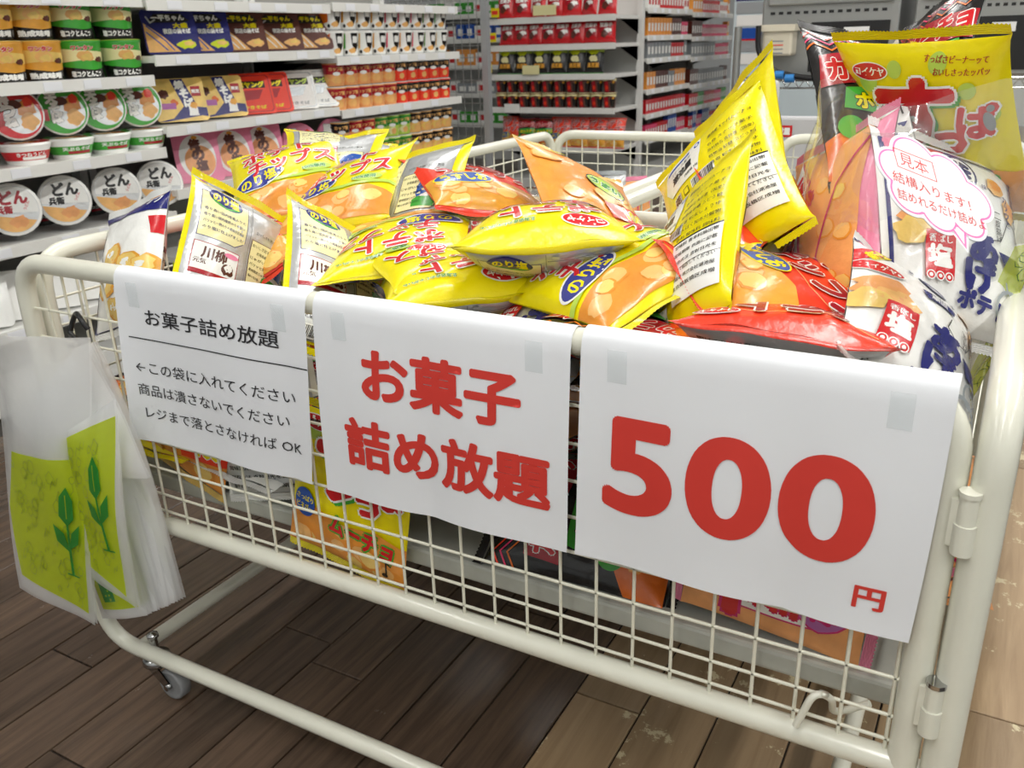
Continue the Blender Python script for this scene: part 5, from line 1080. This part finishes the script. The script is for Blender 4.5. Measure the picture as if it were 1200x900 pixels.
# ---------------------------------------------------------------- equipment behind the carts on the right
def px_box(q, a, b, Y, t, m, out=0):
    p0, p1 = on(a[0], a[1], 1, Y), on(b[0], b[1], 1, Y); q.box(P(p0[0], Y-out, p0[2]), P(p1[0], Y+t, p1[2]), m)
YQ = 62
def oven(x, z, w_, h_, label):
    r = tag(empty('steel_cooker', Matrix.Translation(P(x+w_/2, YQ+6, z))), label, 'cooker', 'steel cookers'); bpy.context.view_layer.update()
    q = MB(); q.box(P(x, YQ, z), P(x+w_, YQ+12, z+h_), M_STEEL); bevel(q.build('casing', r), .006)
    q = MB(); q.box(P(x+.5, YQ-.5, z+h_*.5), P(x+w_-.5, YQ, z+h_-.3), M_STEEL); d = q.build('door', r); bevel(d, .006)
    q = MB(); q.box(P(x+1.6, YQ-.56, z+h_*.72), P(x+w_-1.6, YQ-.5, z+h_-1), mat('oven_glass', '7f8f8a', .1, 0, .8)); q.build('glass', d)
    q = MB(); a_ = P(x+w_*.35, YQ-.9, z+h_*.76); b_ = P(x+w_*.65, YQ-.9, z+h_*.76); q.tube(fillet([P(x+w_*.35, YQ-.5, z+h_*.76), a_, b_, P(x+w_*.65, YQ-.5, z+h_*.76)], .2*U, 3), .006, M_STEEL, 8); q.build('handle', d)
    q = MB()
    for k in range(14): q.box(P(x+.7+k*(w_-1.4)/14, YQ-.04, z+h_*.44), P(x+.7+(k+.55)*(w_-1.4)/14, YQ, z+h_*.46), M_BLACK)
    q.build('vent_slots', r)
    q = MB(); q.box(P(x+w_*.38, YQ-.12, z+.4), P(x+w_*.94, YQ, z+h_*.38), M_BLACK); cpn = q.build('control_panel', r); q = MB(); q.box(P(x+w_*.62, YQ-.16, z+h_*.28), P(x+w_*.8, YQ-.12, z+h_*.34), M_WHITE); q.build('display', cpn); q = MB(); q.lathe([(0, 0), (.012, 0), (.012, .01), (0, .01)], mat('lamp_green', '7fb8a0', .3), 12, Matrix.Translation(P(x+w_*.48, YQ-.1, z+h_*.15)) @ Matrix.Rotation(math.pi/2, 4, 'X')); q.build('dial', cpn)
    q = MB(); q.box(P(x+w_*.7, YQ-.57, z+h_*.6), P(x+w_*.95, YQ-.5, z+h_*.68), M_WHITE); q.build('rating_plate', d)
    adopt(r)
e0 = on(888, 92, 1, YQ); e1 = on(1046, 92, 1, YQ); e2 = on(1062, 92, 1, YQ); e3 = on(1212, 92, 1, YQ); zb_ = e0[2]+.1
oven(e0[0], zb_, e1[0]-e0[0], 11, 'steel cooker with glass door behind the carts, left of the pair'); oven(e2[0], zb_, e3[0]-e2[0], 11, 'steel cooker behind the yellow sample bag, right of the pair')
r = tag(empty('wire_rack', Matrix.Translation(P(e0[0]+10, YQ+4, F0))), 'chrome wire rack carrying the steel cookers', 'rack'); bpy.context.view_layer.update()
xa, xb = e0[0]-1.5, e3[0]+1
for x in (xa, (xa+xb)/2, xb):
    for y in (YQ-1.5, YQ+11): q = MB(); q.tube([P(x, y, F0), P(x, y, zb_+(4 if x == xa else -.1))], .0127, M_STEEL, 12); q.build('post', r)
for z in (zb_-.1, zb_-11, F0+4):
    q = MB()
    for y in (YQ-1.5, YQ+11): q.tube([P(xa, y, z), P(xb, y, z)], .004, M_CHROME, 6); q.tube([P(xa, y, z-.7), P(xb, y, z-.7)], .003, M_CHROME, 6); 
    n = 24
    for k in range(n): x = xa+(xb-xa)*k/n; q.tube([P(x, YQ-1.5, z), P(x+(xb-xa)/n/2, YQ-1.5, z-.7), P(x+(xb-xa)/n, YQ-1.5, z)], .0022, M_CHROME, 5); q.tube([P(x, YQ-1.5, z), P(x, YQ+11, z)], .002, M_CHROME, 5)
    q.build('wire_shelf', r)
adopt(r)
r = tag(empty('cream_holder'), 'cream plastic holder with printed notice hanging on the cooker', 'holder'); p0, p1 = on(892, 66, 1, YQ-2), on(930, 28, 1, YQ-2); 
q = MB(); q.box(P(p0[0], YQ-2, p0[2]), P(p1[0], YQ-.1, p1[2]), M_CREAM); bevel(q.build('body', r), .008)
q = MB(); q.box(P(p0[0]-.2, YQ-2.3, p1[2]-.5), P(p1[0]+.2, YQ-.1, p1[2]), M_CREAM); q.build('lip', r)
q = MB()
for k, c in enumerate(('GY', 'RO', 'GY', 'GY')): q.box(P(p0[0]+.7, YQ-2.03, p1[2]-1.3-k*.3), P(p1[0]-.7, YQ-2.0, p1[2]-1.22-k*.3), film(c))
q.build('notice', r)
q = MB(); pts = [P(*on(x, y, 1, YQ-2.6)) for x, y in ((889, 30), (888, 55), (893, 72), (905, 82), (916, 86), (935, 90), (975, 94))]; q.tube(fillet(pts, .4*U, 4), .009, M_BLACK, 10); o = q.build('hose'); tag(o, 'black hose looping below the cream holder', 'hose')
q = MB()
for x, y in ((913, 88), (925, 92)): c0 = on(x, y, 1, YQ-2.9); q.tube([P(c0[0]-.35, YQ-2.8, c0[2]), P(c0[0]+.35, YQ-2.8, c0[2])], .013, mat('valve_blue', '2f7fc4', .4), 12)
q.build('valve', o)
# white dispenser with three round windows
r = tag(empty('white_dispenser'), 'white plastic box with three round windows on the rack post', 'dispenser'); YD = 52; p0, p1 = on(861, 133, 1, YD), on(904, 96, 1, YD)
q = MB(); q.box(P(p0[0], YD, p0[2]), P(p1[0], YD+3, p1[2]), M_WHITE); bevel(q.build('body', r), .012, 3)
for k, c in enumerate(('GY', 'GS', 'GS')):
    c0 = on(871+k*10.5, 111.5, 1, YD); q = MB(); q.lathe([(0, 0), (.012, 0), (.012, .004), (.009, .006), (0, .006)], film(c), 18, Matrix.Translation(P(c0[0], YD, c0[2])) @ Matrix.Rotation(math.pi/2, 4, 'X')); q.build('window', r)
q = MB(); x = p0[0]+1.4; q.box(P(x-.5, YD+3, F0), P(x+.5, YD+4, p1[2]), mat('post_grey', '8d9093', .4, .4)); tag(q.build('steel_post'), 'grey steel post behind the white dispenser', 'post')
# freezer board with the red maker sign
YB2 = 50; r = tag(empty('freezer_chest'), 'pale grey chest with a red maker sign standing behind the right rear cart', 'freezer'); q0, q1 = on(868, 136, 1, YB2), on(1040, 150, 1, YB2)
q = MB(); q.box(P(q0[0], YB2, F0), P(q1[0]+3, YB2+.9, q0[2]), mat('chest_grey', 'c5c4c6', .5)); bevel(q.build('front_board', r), .008)
q = MB(); q.box(P(q0[0], YB2+.9, F0), P(q1[0]+3, YB2+7.5, q0[2]-3), mat('chest_grey', 'c5c4c6', .5)); q.build('chest', r)
s0, s1 = on(901, 160, 1, YB2), on(929, 147, 1, YB2); a = Art(); w_, h_ = (s1[0]-s0[0])*40, (s1[2]-s0[2])*40; a.rect(-w_/2, -h_/2, w_/2, h_/2, 'R'); a.text('井村屋', 0, 0, h_*.6, 'W', .06, wd=w_*.8)
S = np.linspace(-w_/2, w_/2, 5); T_ = np.linspace(-h_/2, h_/2, 3); G = np.array([[(s/1000, 0, t/1000) for t in T_] for s in S]); sg = Surf(S, T_, G); sg.N = sg.N*0+np.array([0, -1, 0.]); o = wrap([sg], [a], film, 'maker_sign', ([], [], [], [], ['R']), r, eps=.001, step=.0006); o.location = P((s0[0]+s1[0])/2, YB2-.02, (s0[2]+s1[2])/2)
# pale cold cabinet in the distance
r = tag(empty('tall_cabinet'), 'tall pale blue-white cabinet with red stripe far behind the dispenser', 'cabinet'); YC = 150; p0, p1 = on(852, 160, 1, YC), on(892, 0, 1, YC)
q = MB(); q.box(P(p0[0], YC, F0), P(p1[0]+14, YC+14, 34), mat('cabinet_pale', 'cfdde2', .3)); q.build('body', r)
q = MB(); c0 = on(874, 50, 1, YC); q.box(P(p0[0]+.5, YC-.1, c0[2]-1), P(p1[0]+14, YC, c0[2]+.8), film('R')); q.build('stripe', r)
for k in range(6):
    c0 = on(880, -6+k*15, 1, YC); q = MB(); q.box(P(c0[0]-2.5, YC-.16, c0[2]-.9), P(c0[0]+2.2, YC-.1, c0[2]+.9), film(('NV', 'GS', 'W', 'BL', 'GS', 'W')[k])); q.build('notice', r)
